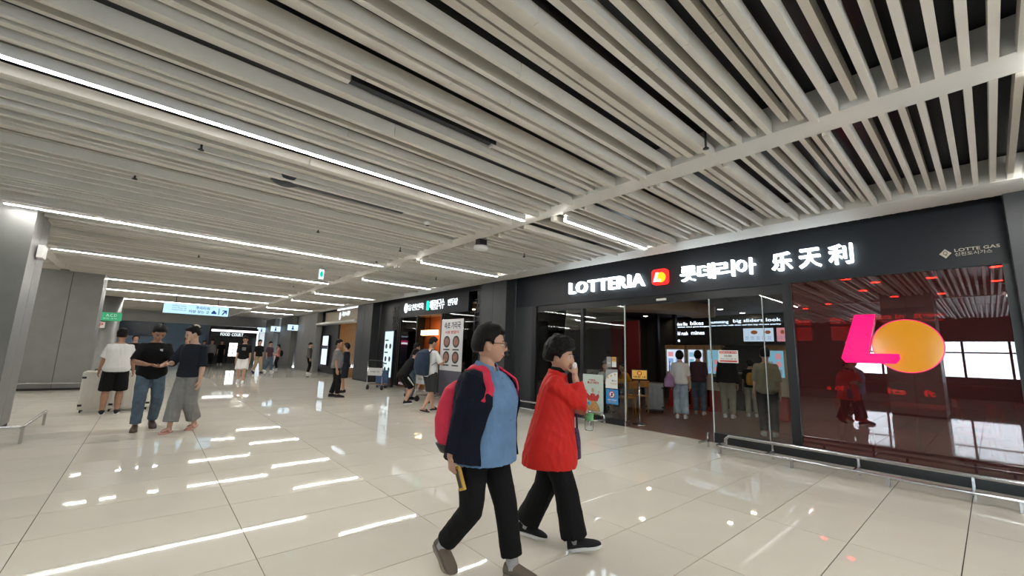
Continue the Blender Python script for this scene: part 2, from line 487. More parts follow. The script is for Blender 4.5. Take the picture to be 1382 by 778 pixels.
# ---------------------------------------------------------------- restaurant with the long black fascia
XW = 7.42
UD, VD = (0, -1, 0), (0, 0, 1)          # lettering on the shopfront plane, read from the concourse
sf = empty('storefront', (0, 0, 0), 0, 'black framed restaurant front with clear panes and a red window', 'storefront')
box_obj('fascia', FASCIA, XW, XW + .12, -.27, 8.36, 2.60, 3.60, sf)
box_obj('header', FRAMEBLACK, XW + .03, XW + .11, 2.0, 7.72, 2.45, 2.60, sf)
box_obj('side_panel', PANELDARK, XW - .01, XW + .10, 7.72, 8.37, 0, 2.60, sf)
for y0, y1, z1 in ((7.58, 7.72, 2.6), (6.04, 6.12, 2.45), (1.94, 2.06, 2.6), (-.27, -.20, 2.6)):
    box_obj('post', FRAMEBLACK, XW - .01, XW + .12, y0, y1, 0, z1, sf)
box_obj('kerb', FRAMEBLACK, XW - .02, XW + .12, 4.96, 7.58, 0, .10, sf)
box_obj('kerb', FRAMEBLACK, XW - .02, XW + .12, -.20, 3.20, 0, .16, sf)
box_obj('kerb_end', CHROME, XW - .025, XW + .125, 4.93, 4.96, 0, .10, sf)
for y0, y1 in ((6.12, 7.58), (4.97, 6.04), (2.06, 3.21)):
    box_obj('glass_pane', GLASS, XW + .03, XW + .042, y0, y1, .10 if y0 > 3 else .16, 2.45, sf)
for y0 in (4.955, 3.205):
    box_obj('pane_edge', mat('glass_edge', (.45, .50, .50), .15), XW + .026, XW + .046, y0, y0 + .022, .02, 2.45, sf)
box_obj('pane_edge', bpy.data.materials['glass_edge'], XW + .028, XW + .044, 2.36, 2.372, .16, 2.45, sf)
box_obj('red_pane', REDGLASS, XW + .03, XW + .042, -.20, 1.94, .16, 2.60, sf)
box_obj('door_sensor', HOUSING, XW + .0, XW + .03, 4.02, 4.22, 2.49, 2.53, sf)

def sign(label, cat='sign', loc=(0, 0, 0), name='illuminated_sign', grp=None):
    return empty(name, loc, 0, label, cat, grp)
O = (XW - .05, 0, 0)
s1 = sign('white glowing Latin letters on the restaurant fascia')
letters('LOTTERIA', -6.42, -4.44, 2.81, 3.07, O, UD, VD, LETTER, s1, .012, .04, .10)
s2 = sign('red square logo sign with a yellow disc on the fascia')
def rrect(u0, u1, v0, v1, r, n=6):
    p = []
    for cu, cv, a0 in ((u1 - r, v1 - r, 0), (u0 + r, v1 - r, 90), (u0 + r, v0 + r, 180), (u1 - r, v0 + r, 270)):
        for k_ in range(n + 1):
            a = math.radians(a0 + 90 * k_ / n); p.append((cu + r * math.cos(a), cv + r * math.sin(a)))
    return p
def circ(u, v, r, n=32, rv=None):
    return [(u + r * math.cos(2 * math.pi * k_ / n), v + (rv or r) * math.sin(2 * math.pi * k_ / n)) for k_ in range(n)]
M().prism(rrect(3.93, 4.26, 2.79, 3.10, .07), XW - .09, XW - .01).build('panel', emat('logo_red', (1.0, .035, .03), .55), s2)
M().prism(circ(4.06, 2.93, .10), XW - .098, XW - .09).build('disc', emat('logo_yellow', (1.0, .55, .02), .6), s2)
M().prism([(4.16, 3.03), (4.105, 3.03), (4.145, 2.895), (4.06, 2.895), (4.06, 2.85), (4.215, 2.85)], XW - .106, XW - .098).build('letter_shape', emat('logo_white', (1, .97, .97), .9), s2)
s3 = sign('white glowing Korean syllables on the restaurant fascia')
letters('롯데리아', -3.68, -2.40, 2.80, 3.08, O, UD, VD, LETTER, s3, .004, .04, .10, same=True)
s4 = sign('white glowing Chinese characters on the restaurant fascia')
letters('乐天利', -2.16, -1.14, 2.80, 3.09, O, UD, VD, LETTER, s4, .012, .04, .30, same=True)
GOLD = mat('gas_sign_cream', (.62, .56, .46), .5)
s5 = sign('small cream diamond emblem and gas lettering on the fascia', name='gas_company_sign')
M().prism([(.30, 2.79), (.275, 2.815), (.245, 2.85), (.215, 2.815), (.19, 2.79), (.215, 2.765), (.245, 2.73), (.275, 2.765)], XW - .010, XW - .0045).build('emblem', GOLD, s5)
line('Q', -.265, -.225, 2.762, 2.822, (XW - .012, 0, 0), UD, VD, FASCIA, s5, 0, .001)
line('LOTTE GAS', -.165, .205, 2.80, 2.84, (XW - .004, 0, 0), UD, VD, GOLD, s5, .012, .0015)
line('신진도시가스', -.165, .14, 2.745, 2.79, (XW - .004, 0, 0), UD, VD, GOLD, s5, .006, .0015)

# emblem on the red window
em = empty('window_emblem', (XW, 0, 0), 0, 'pink slanted letter and orange disc emblem on the red window', 'emblem')
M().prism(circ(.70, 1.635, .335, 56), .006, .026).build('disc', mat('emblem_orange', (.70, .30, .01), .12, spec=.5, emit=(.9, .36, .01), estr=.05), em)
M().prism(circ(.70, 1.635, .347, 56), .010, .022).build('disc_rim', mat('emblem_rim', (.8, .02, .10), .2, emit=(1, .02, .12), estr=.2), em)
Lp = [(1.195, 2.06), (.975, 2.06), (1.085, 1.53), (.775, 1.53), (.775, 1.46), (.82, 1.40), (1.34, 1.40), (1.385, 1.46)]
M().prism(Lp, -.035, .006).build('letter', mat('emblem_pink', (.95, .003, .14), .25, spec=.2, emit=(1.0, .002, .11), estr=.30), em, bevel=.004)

# ---- interior shell
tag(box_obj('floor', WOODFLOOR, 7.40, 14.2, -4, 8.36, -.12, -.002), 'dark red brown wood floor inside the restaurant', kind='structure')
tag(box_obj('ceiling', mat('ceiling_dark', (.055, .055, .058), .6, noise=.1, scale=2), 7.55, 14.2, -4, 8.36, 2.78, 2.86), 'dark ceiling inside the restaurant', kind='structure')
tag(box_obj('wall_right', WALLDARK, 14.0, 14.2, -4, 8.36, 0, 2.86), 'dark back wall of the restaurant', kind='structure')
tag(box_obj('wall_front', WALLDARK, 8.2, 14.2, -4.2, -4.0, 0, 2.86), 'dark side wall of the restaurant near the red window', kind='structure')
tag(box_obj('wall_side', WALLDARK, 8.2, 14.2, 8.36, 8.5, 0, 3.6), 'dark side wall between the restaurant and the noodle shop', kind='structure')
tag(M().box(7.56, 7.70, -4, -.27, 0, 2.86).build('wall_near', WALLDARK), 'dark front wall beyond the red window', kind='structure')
DL = emat('downlight_warm', (1.0, .80, .55), 34.0)
dls = [(10.25, 6.37), (12.65, 7.61), (10.3, 4.76), (11.89, 4.83), (13.17, 4.72), (8.6, 1.46), (9.21, 1.16), (10.13, 1.47), (11.36, 1.17), (9.21, .49), (11.34, .50), (8.67, -.18), (10.1, -.19), (12.79, 3.05), (8.7, 7.2), (9.0, 3.2), (12.0, 2.4)]
for n_, (x, y) in enumerate(dls):
    red = y < 1.94
    pool = sorted([q for q in dls if (q[1] < 1.94) == red], key=lambda q: q[0] ** 2 + q[1] ** 2)
    lab = ('round ceiling downlight seen through the red window, %s nearest to the glass' if red else 'round warm ceiling downlight inside the restaurant, %s nearest to the camera') % ORD[pool.index((x, y))]
    d_ = empty('downlight', (x, y, 2.78), 0, lab, 'downlight', 'downlights seen through the red window' if red else 'warm downlights of the restaurant')
    M().lathe((0, 0, -.012), [(.085, .012), (.085, 0), (.068, 0), (.066, .008)], 20).build('trim_ring', HOUSING, d_, True)
    M().lathe((0, 0, -.008), [(.02, 0), (.066, 0), (.066, .006), (.02, .006)], 20).build('bulb', DL, d_)

# ---- back counter, glowing text and menu screens
BLUEW = emat('text_glow', (.72, .82, 1.0), .9)
TEXTRED = emat('text_glow_dim', (.9, .80, .78), .9)
XB = 13.6
bulk = empty('menu_bulkhead', (0, 0, 0), 0, 'dark bulkhead above the counter with glowing slogans', 'bulkhead')
box_obj('panel', FRAMEBLACK, XB + .02, XB + .38, -3.9, 7.4, 1.86, 2.77, bulk)
OB = (XB + .012, 0, 0)
for s_, a, b, z0, z1 in (('riders like', 7.05, 6.62, 2.49, 2.60), ('bikes', 6.52, 6.08, 2.50, 2.62), ('humming', 5.88, 5.30, 2.50, 2.62), ('big sliders look', 5.16, 3.86, 2.51, 2.64), ('at the', 3.74, 3.56, 2.52, 2.65),
                         ('old rush', 7.04, 6.62, 2.17, 2.29), ('mines', 6.50, 6.06, 2.18, 2.30), ('be', 7.04, 6.90, 1.94, 2.06)):
    line(s_, -a, -b, z0, z1, OB, UD, VD, BLUEW, bulk, .01, .004)
for s_, a, b, z0 in (('premium since great burgers', 7.05, 5.9, 2.415), ('buns and the milk then call the big cheese payday', 5.86, 3.86, 2.43)):
    line(s_, -a, -b, z0, z0 + .05, OB, UD, VD, BLUEW, bulk, .012, .004)
for s_, a, b, z0, z1 in (('last', 3.50, 3.14, 2.46, 2.58), ('the', 2.74, 2.46, 2.48, 2.60), ('r  d', 2.30, 2.02, 2.48, 2.60), ('stars', 1.86, 1.50, 2.50, 2.62), ('in', 1.43, 1.27, 2.50, 2.62), ('st', 1.10, .96, 2.50, 2.62), ('ripes', .94, .60, 2.50, 2.62)):
    line(s_, -a, -b, z0, z1, OB, UD, VD, TEXTRED, bulk, .02, .004)
for s_, a, b, z0 in (('on time', 3.48, 3.16, 2.40), ('land is our', 2.72, 2.1, 2.42), ('as them and', 1.86, 1.3, 2.43), ('and food on', 1.1, .62, 2.43)):
    line(s_, -a, -b, z0, z0 + .045, OB, UD, VD, TEXTRED, bulk, .012, .004)
SCRW = emat('screen_white', (.70, .82, 1.0), .34); SCRB = emat('screen_blue', (.35, .55, 1.0), .25); SCRD = emat('screen_food', (.45, .13, .05), .25); SCRP = emat('screen_pink', (.9, .35, .40), .3); SCRG = emat('screen_grey', (.4, .45, .55), .2); SCRT = emat('screen_teal', (.30, .62, .78), .28)
def menu(y0, y1, z0, z1, label, kind=0):
    o = empty('menu_screen', (XB - .03, (y0 + y1) / 2, (z0 + z1) / 2), 0, label, 'screen', 'menu screens above the counter')
    hy, hz = (y1 - y0) / 2, (z1 - z0) / 2
    box_obj('frame', FRAMEBLACK, -.005, .045, -hy, hy, -hz, hz, o)
    box_obj('display', SCRW if kind == 0 else SCRP, -.010, -.004, -hy + .015, hy - .015, -hz + .015, hz - .015, o)
    M().prism(circ(hy * .25, hz * .35, hy * .22, 20, hz * .28), -.013, -.0105).build('burger_print', SCRD, o)
    M().prism(circ(-hy * .62, hz * .35, hy * .18, 20, hz * .25), -.013, -.0105).build('burger_print', SCRD, o)
    for a in range(5):
        for b in range(2):
            box_obj('price_line', SCRG, -.013, -.0105, hy * (.75 - .36 * a) - hy * .12, hy * (.75 - .36 * a) + hy * .1, -hz * (.35 + .28 * b), -hz * (.27 + .28 * b), o)
menu(4.04, 4.88, 1.94, 2.36, 'wide white menu screen left of the pane post')
menu(3.56, 3.99, 1.94, 2.36, 'pink and white menu screen partly behind the pane post', 1)
menu(3.12, 3.50, 1.96, 2.35, 'menu screen just right of the pane post, seen through the red window')
menu(2.30, 2.72, 1.97, 2.36, 'menu screen left of the pink emblem, seen through the red window')
ct = empty('counter', (13.0, 0, 0), 0, 'dark serving counter in front of the menu screens', 'counter')
box_obj('body', FRAMEBLACK, -.28, .28, -3.5, 6.4, 0, .98, ct); box_obj('worktop', mat('worktop', (.12, .10, .09), .3), -.32, .32, -3.52, 6.42, .98, 1.03, ct)
OC = (-.284, 0, 0)
for s_, a, b, z0, z1 in (('be wi', 5.5, 5.2, .74, .86), ('stri', 5.5, 5.18, .55, .68), ('be big ch', 5.5, 5.16, .42, .48), ('a of', 2.72, 2.38, .74, .86), ('its', 1.60, 1.30, .74, .88), ('ft', 1.02, .84, .74, .88)):
    line(s_, -a, -b, z0, z1, OC, UD, VD, BLUEW if a > 3 else TEXTRED, ct, .02, .004)
for q in (12.35,):
    for y in (7.05, 6.45):
        tag(box_obj('pillar', FRAMEBLACK, q, q + .12, y - .055, y + .055, 0, 2.78), 'slim black post behind the order kiosks, %s one' % ('left' if y > 7 else 'right'), 'post', 'slim posts behind the kiosks')

# ---- order kiosks
CREAM = mat('kiosk_cream', (.52, .46, .36), .5); WOOD = mat('kiosk_wood', (.30, .15, .06), .5, noise=.3, scale=8, stretch=(1, 6, 1)); KRED = mat('kiosk_red', (.35, .02, .02), .4)
def kiosk(x, y0, y1, label, kind):
    o = empty('order_kiosk', (x, (y0 + y1) / 2, 0), 0, label, 'kiosk', 'self order kiosks')
    h = (y1 - y0) / 2
    box_obj('body', CREAM, 0, .22, -h, h, .55, 1.74, o, bevel=.01); box_obj('pedestal', KRED, .04, .20, -h * .8, h * .8, 0, .55, o)
    box_obj('foot_plate', KRED, -.10, .28, -h * .95, h * .95, 0, .03, o)
    box_obj('header', WOOD, -.03, .23, -h, h, 1.66, 1.77, o)
    box_obj('display', SCRW if kind != 1 else SCRT, -.008, .0, -h + .05, h - .05, 1.0, 1.64, o)
    r_ = random.Random(int(y0 * 31))
    for a in range(3):
        for b in range(2):
            u = -h * .55 + b * h * .75; z = 1.06 + a * .19
            box_obj('tile', [SCRB, SCRG, SCRT, SCRP][r_.randrange(4)], -.012, -.0085, u, u + h * .5, z, z + .13, o)
    box_obj('card_reader', FRAMEBLACK, -.06, .0, -.06, .06, .78, .92, o, bevel=.006)
kiosk(11.75, 5.80, 6.42, 'order kiosk with pale screen, leftmost of the row', 0)
kiosk(11.75, 5.26, 5.76, 'order kiosk with white screen, middle of the row', 2)
kiosk(11.75, 4.80, 5.22, 'order kiosk with teal screen, right end of the row', 1)
kiosk(11.6, 3.24, 3.70, 'order kiosk standing behind the man in olive shirt', 1)

# ---- dark red partition and curved cream soffit inside
pt = empty('partition', (11.2, 7.5, 0), 0, 'dark red partition panel behind the tables', 'partition')
box_obj('panel', mat('partition_red', (.16, .012, .012), .5), -.05, .05, -.55, .45, 0, 2.5, pt); box_obj('slot', FRAMEBLACK, -.06, -.05, -.12, .02, .9, 2.0, pt)
cs = empty('ceiling_soffit', (0, 0, 0), 0, 'curved cream soffit under the dark ceiling inside the door', 'soffit')
M().prism([(10.6 + 2.6 * math.cos(a), 8.0 + 3.4 * math.sin(a)) for a in np.linspace(math.pi * 1.02, math.pi * 1.62, 18)] + [(10.75 + 2.2 * math.cos(a), 8.0 + 2.7 * math.sin(a)) for a in np.linspace(math.pi * 1.62, math.pi * 1.02, 18)], 2.52, 2.775, 'z').build('panel', mat('soffit_cream', (.45, .37, .28), .6), cs)
# ---- seating inside
CHAIRWOOD = mat('chair_yellow_wood', (.42, .20, .05), .45, noise=.2, scale=8); TABLEWOOD = mat('table_wood', (.36, .17, .05), .4, noise=.25, scale=5)
def chair(x, y, rz, label):
    o = empty('dining_chair', (x, y, 0), rz, label, 'chair', 'yellow wood chairs of the restaurant')
    box_obj('seat', CHAIRWOOD, -.21, .21, -.21, .21, .43, .46, o, bevel=.008)
    for sx in (-1, 1):
        for sy in (-1, 1):
            M().tube([(sx * .18, sy * .18, .43), (sx * .21, sy * .21, 0)], .014, 8).build('leg', CHAIRWOOD, o, True)
    for sy in (-1, 1):
        M().tube([(-.19, sy * .19, .44), (-.24, sy * .19, .82)], .014, 8).build('back_post', CHAIRWOOD, o, True)
    M().box(-.25, -.225, -.21, .21, .66, .82).build('backrest', CHAIRWOOD, o, bevel=.006)
def table(x, y, label, sx=.6, sy=.38):
    o = empty('dining_table', (x, y, 0), 0, label, 'table', 'wood tables of the restaurant')
    box_obj('tabletop', TABLEWOOD, -sx, sx, -sy, sy, .71, .745, o, bevel=.006)
    M().cyl((0, 0, .02), (0, 0, .71), .03, 12).build('pole', FRAMEBLACK, o, True)
    M().lathe((0, 0, 0), [(.26, 0), (.26, .012), (.04, .03), (.03, .05)], 24).build('base', FRAMEBLACK, o, True)
table(10.1, 7.35, 'wood table where the person in yellow leans', .75, .35)
table(8.9, 6.55, 'wood table just behind the posters on the glass', .40, .40)
chair(9.25, 5.85, math.radians(60), 'yellow wood chair beside the entrance, seen in the doorway')
chair(8.55, 5.75, math.radians(95), 'yellow wood chair behind the blue sticker')
chair(9.52, 7.05, math.radians(-150), 'yellow wood chair between the two tables')
# seen through the red window
table(9.6, .9, 'table in the red lit room, nearer one', .5, .38); table(10.8, -.6, 'table in the red lit room, by the far wall', .5, .38)
for n_, (x, y, a) in enumerate(((9.0, .2, 90), (9.1, 1.6, -90), (10.1, .3, 100), (10.9, .25, -80))):
    chair(x, y, math.radians(a), 'chair in the red lit room, %s from the glass' % ['nearest', 'second', 'third', 'fourth'][n_])
sofa = empty('bench_sofa', (8.55, -.95, 0), 0, 'red padded bench at the right end of the red window', 'sofa')
REDVINYL = mat('red_vinyl', (.55, .03, .02), .4)
for y_ in (-.55, 0, .55):
    box_obj('seat_cushion', REDVINYL, -.28, .28, y_ - .27, y_ + .27, .30, .46, sofa, bevel=.04)
    box_obj('back_cushion', REDVINYL, -.34, -.18, y_ - .27, y_ + .27, .46, .95, sofa, bevel=.04)
box_obj('base', FRAMEBLACK, -.32, .26, -.8, .8, 0, .30, sofa)

# ---- stanchion sign and suitcases at the entrance
st = empty('stanchion_sign', (7.90, 4.93, 0), 0, 'steel post with a yellow notice at the entrance', 'sign')
M().lathe((0, 0, 0), [(.15, 0), (.15, .012), (.03, .028), (.016, .04)], 28).build('base', CHROME, st, True)
M().cyl((0, 0, .03), (0, 0, .93), .018, 14).build('pole', CHROME, st, True)
PY = mat('notice_yellow', (.72, .42, .08), .5, emit=(.72, .42, .08), estr=.05)
sd = (.66, -.75, 0); OS = (-.16, .01, .905)
nb = M().obox((-.02, -.02, 1.02), V((.66, -.75, 0)) * .165, V((.75, .66, 0)) * .012, V((0, 0, 1)) * .105).build('board', FRAMEBLACK, st)
M().obox(V((-.02, -.02, 1.02)) - V((.75, .66, 0)) * .014, V((.66, -.75, 0)) * .15, V((.75, .66, 0)) * .003, V((0, 0, 1)) * .09).build('notice', PY, st)
oc = V((-.02, -.02, 1.02)) - V((.75, .66, 0)) * .020
rw = M(); pts = [oc + V((.66, -.75, 0)) * (.040 * math.cos(a)) + V((0, 0, .030 + .040 * math.sin(a))) for a in np.linspace(0, 2 * math.pi, 21)]
rw.tube(pts, .008, 6); rw.build('prohibition_ring', mat('sign_red', (.6, .03, .03), .5), st)
line('매장 내', -.12, .12, -.07, -.03, oc, sd, VD, FRAMEBLACK, st, .01, .001)
SUIT = mat('suitcase_silver', (.20, .19, .18), .35, .4, noise=.1, scale=6, bump=.2, bscale=8)
def suitcase(x, y, rz, w, d, h, material, label, handle=.0, trim=None):
    o = empty('suitcase', (x, y, 0), rz, label, 'suitcase')
    box_obj('shell', material, -d / 2, d / 2, -w / 2, w / 2, .05, h, o, bevel=.035)
    for q in (-1, 1):
        for p_ in (-1, 1):
            M().cyl((q * d * .36, p_ * w * .40 - .012, .028), (q * d * .36, p_ * w * .40 + .012, .028), .028, 12).build('wheel', RUBBER, o, True)
    for q in (-.3, -.1, .1, .3):
        box_obj('rib', material, -d / 2 - .006, -d / 2 + .01, q * w - .015, q * w + .015, .12, h - .07, o, bevel=.004)
    m_ = M(); m_.tube([(0, -w * .2, h - .01), (0, -w * .2, h + .03 + handle), (0, w * .2, h + .03 + handle), (0, w * .2, h - .01)], .010, 8); m_.build('handle', FRAMEBLACK, o, True)
    for q in (-1, 1):
        for z_ in (.14, h - .12):
            box_obj('corner_guard', trim or FRAMEBLACK, -d / 2 - .008, -d / 2 + .02, q * w * .43 - .03, q * w * .43 + .03, z_ - .02, z_ + .02, o, bevel=.004)
    return o
suitcase(9.90, 6.38, math.radians(35), .44, .26, .70, SUIT, 'dark silver suitcase standing by the table, left one')
suitcase(10.06, 5.84, math.radians(30), .48, .28, .74, SUIT, 'dark silver suitcase standing by the table, right one')

# ---- things stuck on the panes
OG = (XW + .018, 0, 0)
def sheet(name, label, cat, y0, y1, z0, z1, material, x=XW + .020):
    o = empty(name, (0, 0, 0), 0, label, cat)
    box_obj('board', material, x, x + .004, y0, y1, z0, z1, o)
    return o
PRED = mat('print_red', (.50, .03, .03), .5); PINKP = mat('print_skin', (.55, .33, .24), .6); PBUN = mat('print_bun', (.50, .26, .09), .6, noise=.3, scale=30); PGREEN = mat('print_green', (.12, .25, .06), .6); PBLUE = mat('print_blue', (.03, .25, .60), .5); PWHITE = mat('print_white', (.75, .76, .75), .5); PGREY = mat('print_grey', (.30, .31, .32), .5); PGOLD = mat('print_gold', (.62, .38, .10), .5); PPALE = mat('print_pale_green', (.50, .60, .55), .4)
po = sheet('poster', 'pale green poster with a waiter behind a giant burger', 'poster', 5.48, 6.03, .14, .98, PPALE, XW - .02)
xp = XW - .023
M().prism([(5.55 + .41 * t, .14 + .30 * math.sin(math.pi * t) ** .6) for t in np.linspace(0, 1, 18)], xp - .002, xp).build('salad_print', PGREEN, po)
M().prism([(5.57 + .37 * t, .16 + .27 * math.sin(math.pi * t) ** .6) for t in np.linspace(0, 1, 18)], xp - .004, xp - .002).build('bun_print', PBUN, po)
M().prism([(5.63, .42), (5.58, .52), (5.60, .58), (5.68, .52), (5.71, .575), (5.80, .575), (5.83, .52), (5.91, .58), (5.93, .52), (5.88, .42)], xp - .006, xp - .004).build('jacket_print', PRED, po)
M().prism(circ(5.755, .64, .036, 16, .05), xp - .006, xp - .004).build('face_print', PINKP, po)
for yc in (5.59, 5.92): M().prism(circ(yc, .615, .018, 12, .026), xp - .006, xp - .004).build('hand_print', PINKP, po)
line('더블한', -5.86, -5.68, .84, .875, (xp - .003, 0, 0), UD, VD, PRED, po, .02, .001); line('불고기버거', -5.90, -5.60, .775, .83, (xp - .003, 0, 0), UD, VD, PRED, po, .02, .001)
sk = sheet('window_sticker', 'white sticker with three gold stars', 'sticker', 5.13, 5.43, .72, 1.11, PGREY, XW - .004)
M().prism([(5.43, .72), (5.43, .84)] + [(5.13 + .30 * math.cos(a), .84 + .22 * math.sin(a)) for a in np.linspace(.1, math.pi / 2, 8)] + [(5.13, .72)], XW - .008, XW - .005).build('white_print', PWHITE, sk)
def star(u, v, r): return [(u + (r if q % 2 == 0 else r * .42) * math.sin(math.pi * q / 5), v + (r if q % 2 == 0 else r * .42) * math.cos(math.pi * q / 5)) for q in range(10)]
for u, v in ((5.37, .94), (5.285, .98), (5.19, 1.01)): M().prism(star(u, v, .032), XW - .012, XW - .009).build('star_print', PGOLD, sk)
line('매우우수', -5.27, -5.15, .86, .895, (XW - .010, 0, 0), UD, VD, FRAMEBLACK, sk, .01, .001)
line('위생등급', -5.30, -5.15, .80, .835, (XW - .010, 0, 0), UD, VD, PGOLD, sk, .01, .001)
sb = sheet('window_sticker', 'blue sticker with a red prohibition ring', 'sticker', 5.12, 5.42, .40, .70, PBLUE, XW - .004)
M().prism(circ(5.27, .595, .072), XW - .008, XW - .005).build('ring_print', PRED, sb); M().prism(circ(5.27, .595, .058), XW - .011, XW - .008).build('ring_centre', PWHITE, sb)
M().prism([(5.225, .63), (5.235, .64), (5.315, .56), (5.305, .55)], XW - .014, XW - .011).build('slash_print', PRED, sb); M().prism([(5.25, .56), (5.29, .56), (5.29, .63), (5.25, .63)], XW - .0125, XW - .0112).build('figure_print', FRAMEBLACK, sb)
line('안내견 외 출입금지', -5.38, -5.16, .47, .50, (XW - .006, 0, 0), UD, VD, PWHITE, sb, .01, .001); line('외부음식 반입금지', -5.36, -5.18, .43, .455, (XW - .006, 0, 0), UD, VD, PGOLD, sb, .01, .001)
s_ = sheet('window_sticker', 'small grey sticker above the star sticker', 'sticker', 5.29, 5.40, 1.16, 1.37, PGREY, XW - .004); line('365', -5.385, -5.305, 1.22, 1.26, (XW - .006, 0, 0), UD, VD, PWHITE, s_, 0, .001)
s_ = sheet('window_sticker', 'small yellow and white sticker beside the grey one', 'sticker', 5.16, 5.27, 1.16, 1.37, PWHITE, XW - .004); box_obj('yellow_print', PGOLD, XW - .007, XW - .004, 5.16, 5.27, 1.27, 1.37, s_); line('CCTV', -5.255, -5.175, 1.30, 1.335, (XW - .009, 0, 0), UD, VD, FRAMEBLACK, s_, 0, .001)
pn = sheet('paper_notice', 'white paper notice with red borders on the pane right of the door', 'notice', 2.77, 3.09, 1.335, 1.545, PWHITE, XW + .020)
box_obj('red_band', PRED, XW + .017, XW + .020, 2.79, 3.07, 1.49, 1.53, pn); box_obj('red_band', PRED, XW + .017, XW + .020, 2.79, 3.07, 1.35, 1.375, pn)
line('영업시간 안내', -3.06, -2.80, 1.498, 1.522, (XW + .0155, 0, 0), UD, VD, PWHITE, pn, .01, .001); line('10:00', -2.99, -2.87, 1.43, 1.47, (XW + .018, 0, 0), UD, VD, FRAMEBLACK, pn, .01, .001); line('주문은 키오스크를 이용', -3.06, -2.80, 1.39, 1.412, (XW + .018, 0, 0), UD, VD, FRAMEBLACK, pn, .005, .001)

# ---- steel bumper rails on the concourse floor
def bumper(y0, y1, x, label, feet):
    o = empty('bumper_rail', (x, y0, 0), 0, label, 'guard rail', 'steel bumper rails along the shopfront')
    L = y1 - y0
    M().tube([(.34, 0, .03), (.34, -.0, .17), (.34, .05, .22), (.34, L - .05, .22), (.34, L, .17), (.34, L, .03)], .024, 10).build('upper_bar', CHROME, o, True)
    M().tube([(.34, -.02, .10), (.08, -.02, .10), (.02, .04, .10), (.02, L - .04, .10), (.08, L + .02, .10), (.34, L + .02, .10)], .020, 10).build('lower_bar', CHROME, o, True)
    for f_ in feet:
        q = f_ - y0
        M().prism([(-.02, 0), (.06, 0), (.055, .012), (.035, .10), (.005, .10)], q - .012, q + .012, 'y').build('foot', CHROME, o)
        M().box(.02, .36, q + .30, q + .325, .09, .115).build('strut', CHROME, o)
        M().box(.325, .355, q + .30, q + .325, 0, .22).build('rear_leg', CHROME, o)
bumper(-2.2, 2.83, 6.60, 'steel bumper rail along the foot of the red window', [2.79, 1.87, .91, -.06, -1.0])
bumper(5.30, 8.55, 6.85, 'steel bumper rail below the burger poster', [5.40, 6.5, 7.6, 8.4])
# ---------------------------------------------------------------- noodle shop behind the column (Y 9.5 .. 17.2)
n2 = empty('storefront', (0, 0, 0), 0, 'black noodle shop front with lattice screens behind the backpack man', 'storefront')
box_obj('fascia', FASCIA, XW - .06, XW + .10, 10.55, 15.35, 2.64, 3.26, n2)
box_obj('upper_wall', FRAMEBLACK, XW, XW + .15, 9.52, 17.18, 3.26, 3.60, n2)
box_obj('side_panel', FRAMEBLACK, XW, XW + .12, 15.35, 17.18, 0, 3.26, n2)
box_obj('side_panel', FRAMEBLACK, XW + .05, XW + .12, 9.52, 10.25, 0, 3.26, n2)  # dark fill added behind the lattice to stop sky light leaking through
for y in (10.28, 12.2, 13.9, 15.25): box_obj('post', FRAMEBLACK, XW, XW + .08, y - .03, y + .03, 0, 2.64, n2)
for y0, y1 in ((10.31, 12.17), (13.93, 15.22)): box_obj('glass_pane', GLASS, XW + .03, XW + .042, y0, y1, .06, 2.64, n2)
LAT = mat('lattice_black', (.02, .02, .022), .5)
for (y0, y1, z0, z1) in ((9.55, 10.25, .1, 3.2), (15.40, 15.95, .1, 3.2)):
    lt = M(); r_ = random.Random(int(y0 * 10))
    for q in range(int((z1 - z0) / .13)):
        z = z0 + q * .13; lt.box(XW - .04, XW - .015, y0, y1, z, z + .018)
        for p_ in range(3):
            yq = y0 + (y1 - y0) * (p_ + (.5 if q % 2 else .15) + r_.random() * .1) / 3
            if yq < y1 - .02: lt.box(XW - .04, XW - .015, yq, yq + .018, z, z + .13)
    lt.build('lattice_screen', LAT, n2)
sg2 = sign('white glowing Korean shop name with a green block, noodle shop')
O2 = (XW - .075, 0, 0)
M().prism(circ(14.72, 2.98, .15, 20, .19), XW - .085, XW - .062).build('emblem', LETTER_DIM, sg2)
letters('유천면옥', -14.55, -13.35, 2.86, 3.10, O2, UD, VD, LETTER_DIM, sg2, .010, .012, .06, same=True)
M().prism(rrect(12.98, 13.14, 2.80, 3.14, .04), XW - .085, XW - .062).build('green_block', emat('sign_green', (.02, .62, .42), .7), sg2)
letters('해물칼국수', -12.92, -11.95, 2.80, 3.14, O2, UD, VD, LETTER_DIM, sg2, .010, .012, .04, same=True)
letters('만두당', -11.72, -11.15, 2.88, 3.10, O2, UD, VD, LETTER_DIM, sg2, .02, .012, .04, same=True)
tag(box_obj('wall_noodle', mat('wall_orange', (.42, .12, .04), .6, noise=.1, scale=2), 9.6, 9.8, 13.4, 17.2, 0, 2.9), 'orange back wall of the noodle shop', kind='structure')
tag(box_obj('wall_rear', WALLDARK, 11.5, 11.7, 8.5, 30, 0, 3.6), 'dark rear wall of the noodle shop', kind='structure')
tag(box_obj('wall_added_outer', WALLDARK, 14.2, 14.4, -14, 46, -.1, 3.8), 'outer wall added behind the shops to block the sky', kind='structure')  # added to keep the sky from showing through the shops
tag(box_obj('floor', WOODFLOOR, 7.40, 11.6, 8.5, 30, -.12, -.004), 'brown floor inside the shops behind', kind='structure')
tag(box_obj('ceiling', mat('ceiling_cream', (.5, .42, .34), .6), 7.58, 11.6, 9.5, 17.2, 2.90, 2.95), 'cream ceiling inside the noodle shop', kind='structure')
tag(box_obj('wall_divider', WALLDARK, 8.2, 11.6, 17.3, 17.5, 0, 3.6), 'dark divider wall behind the noodle shop', kind='structure')
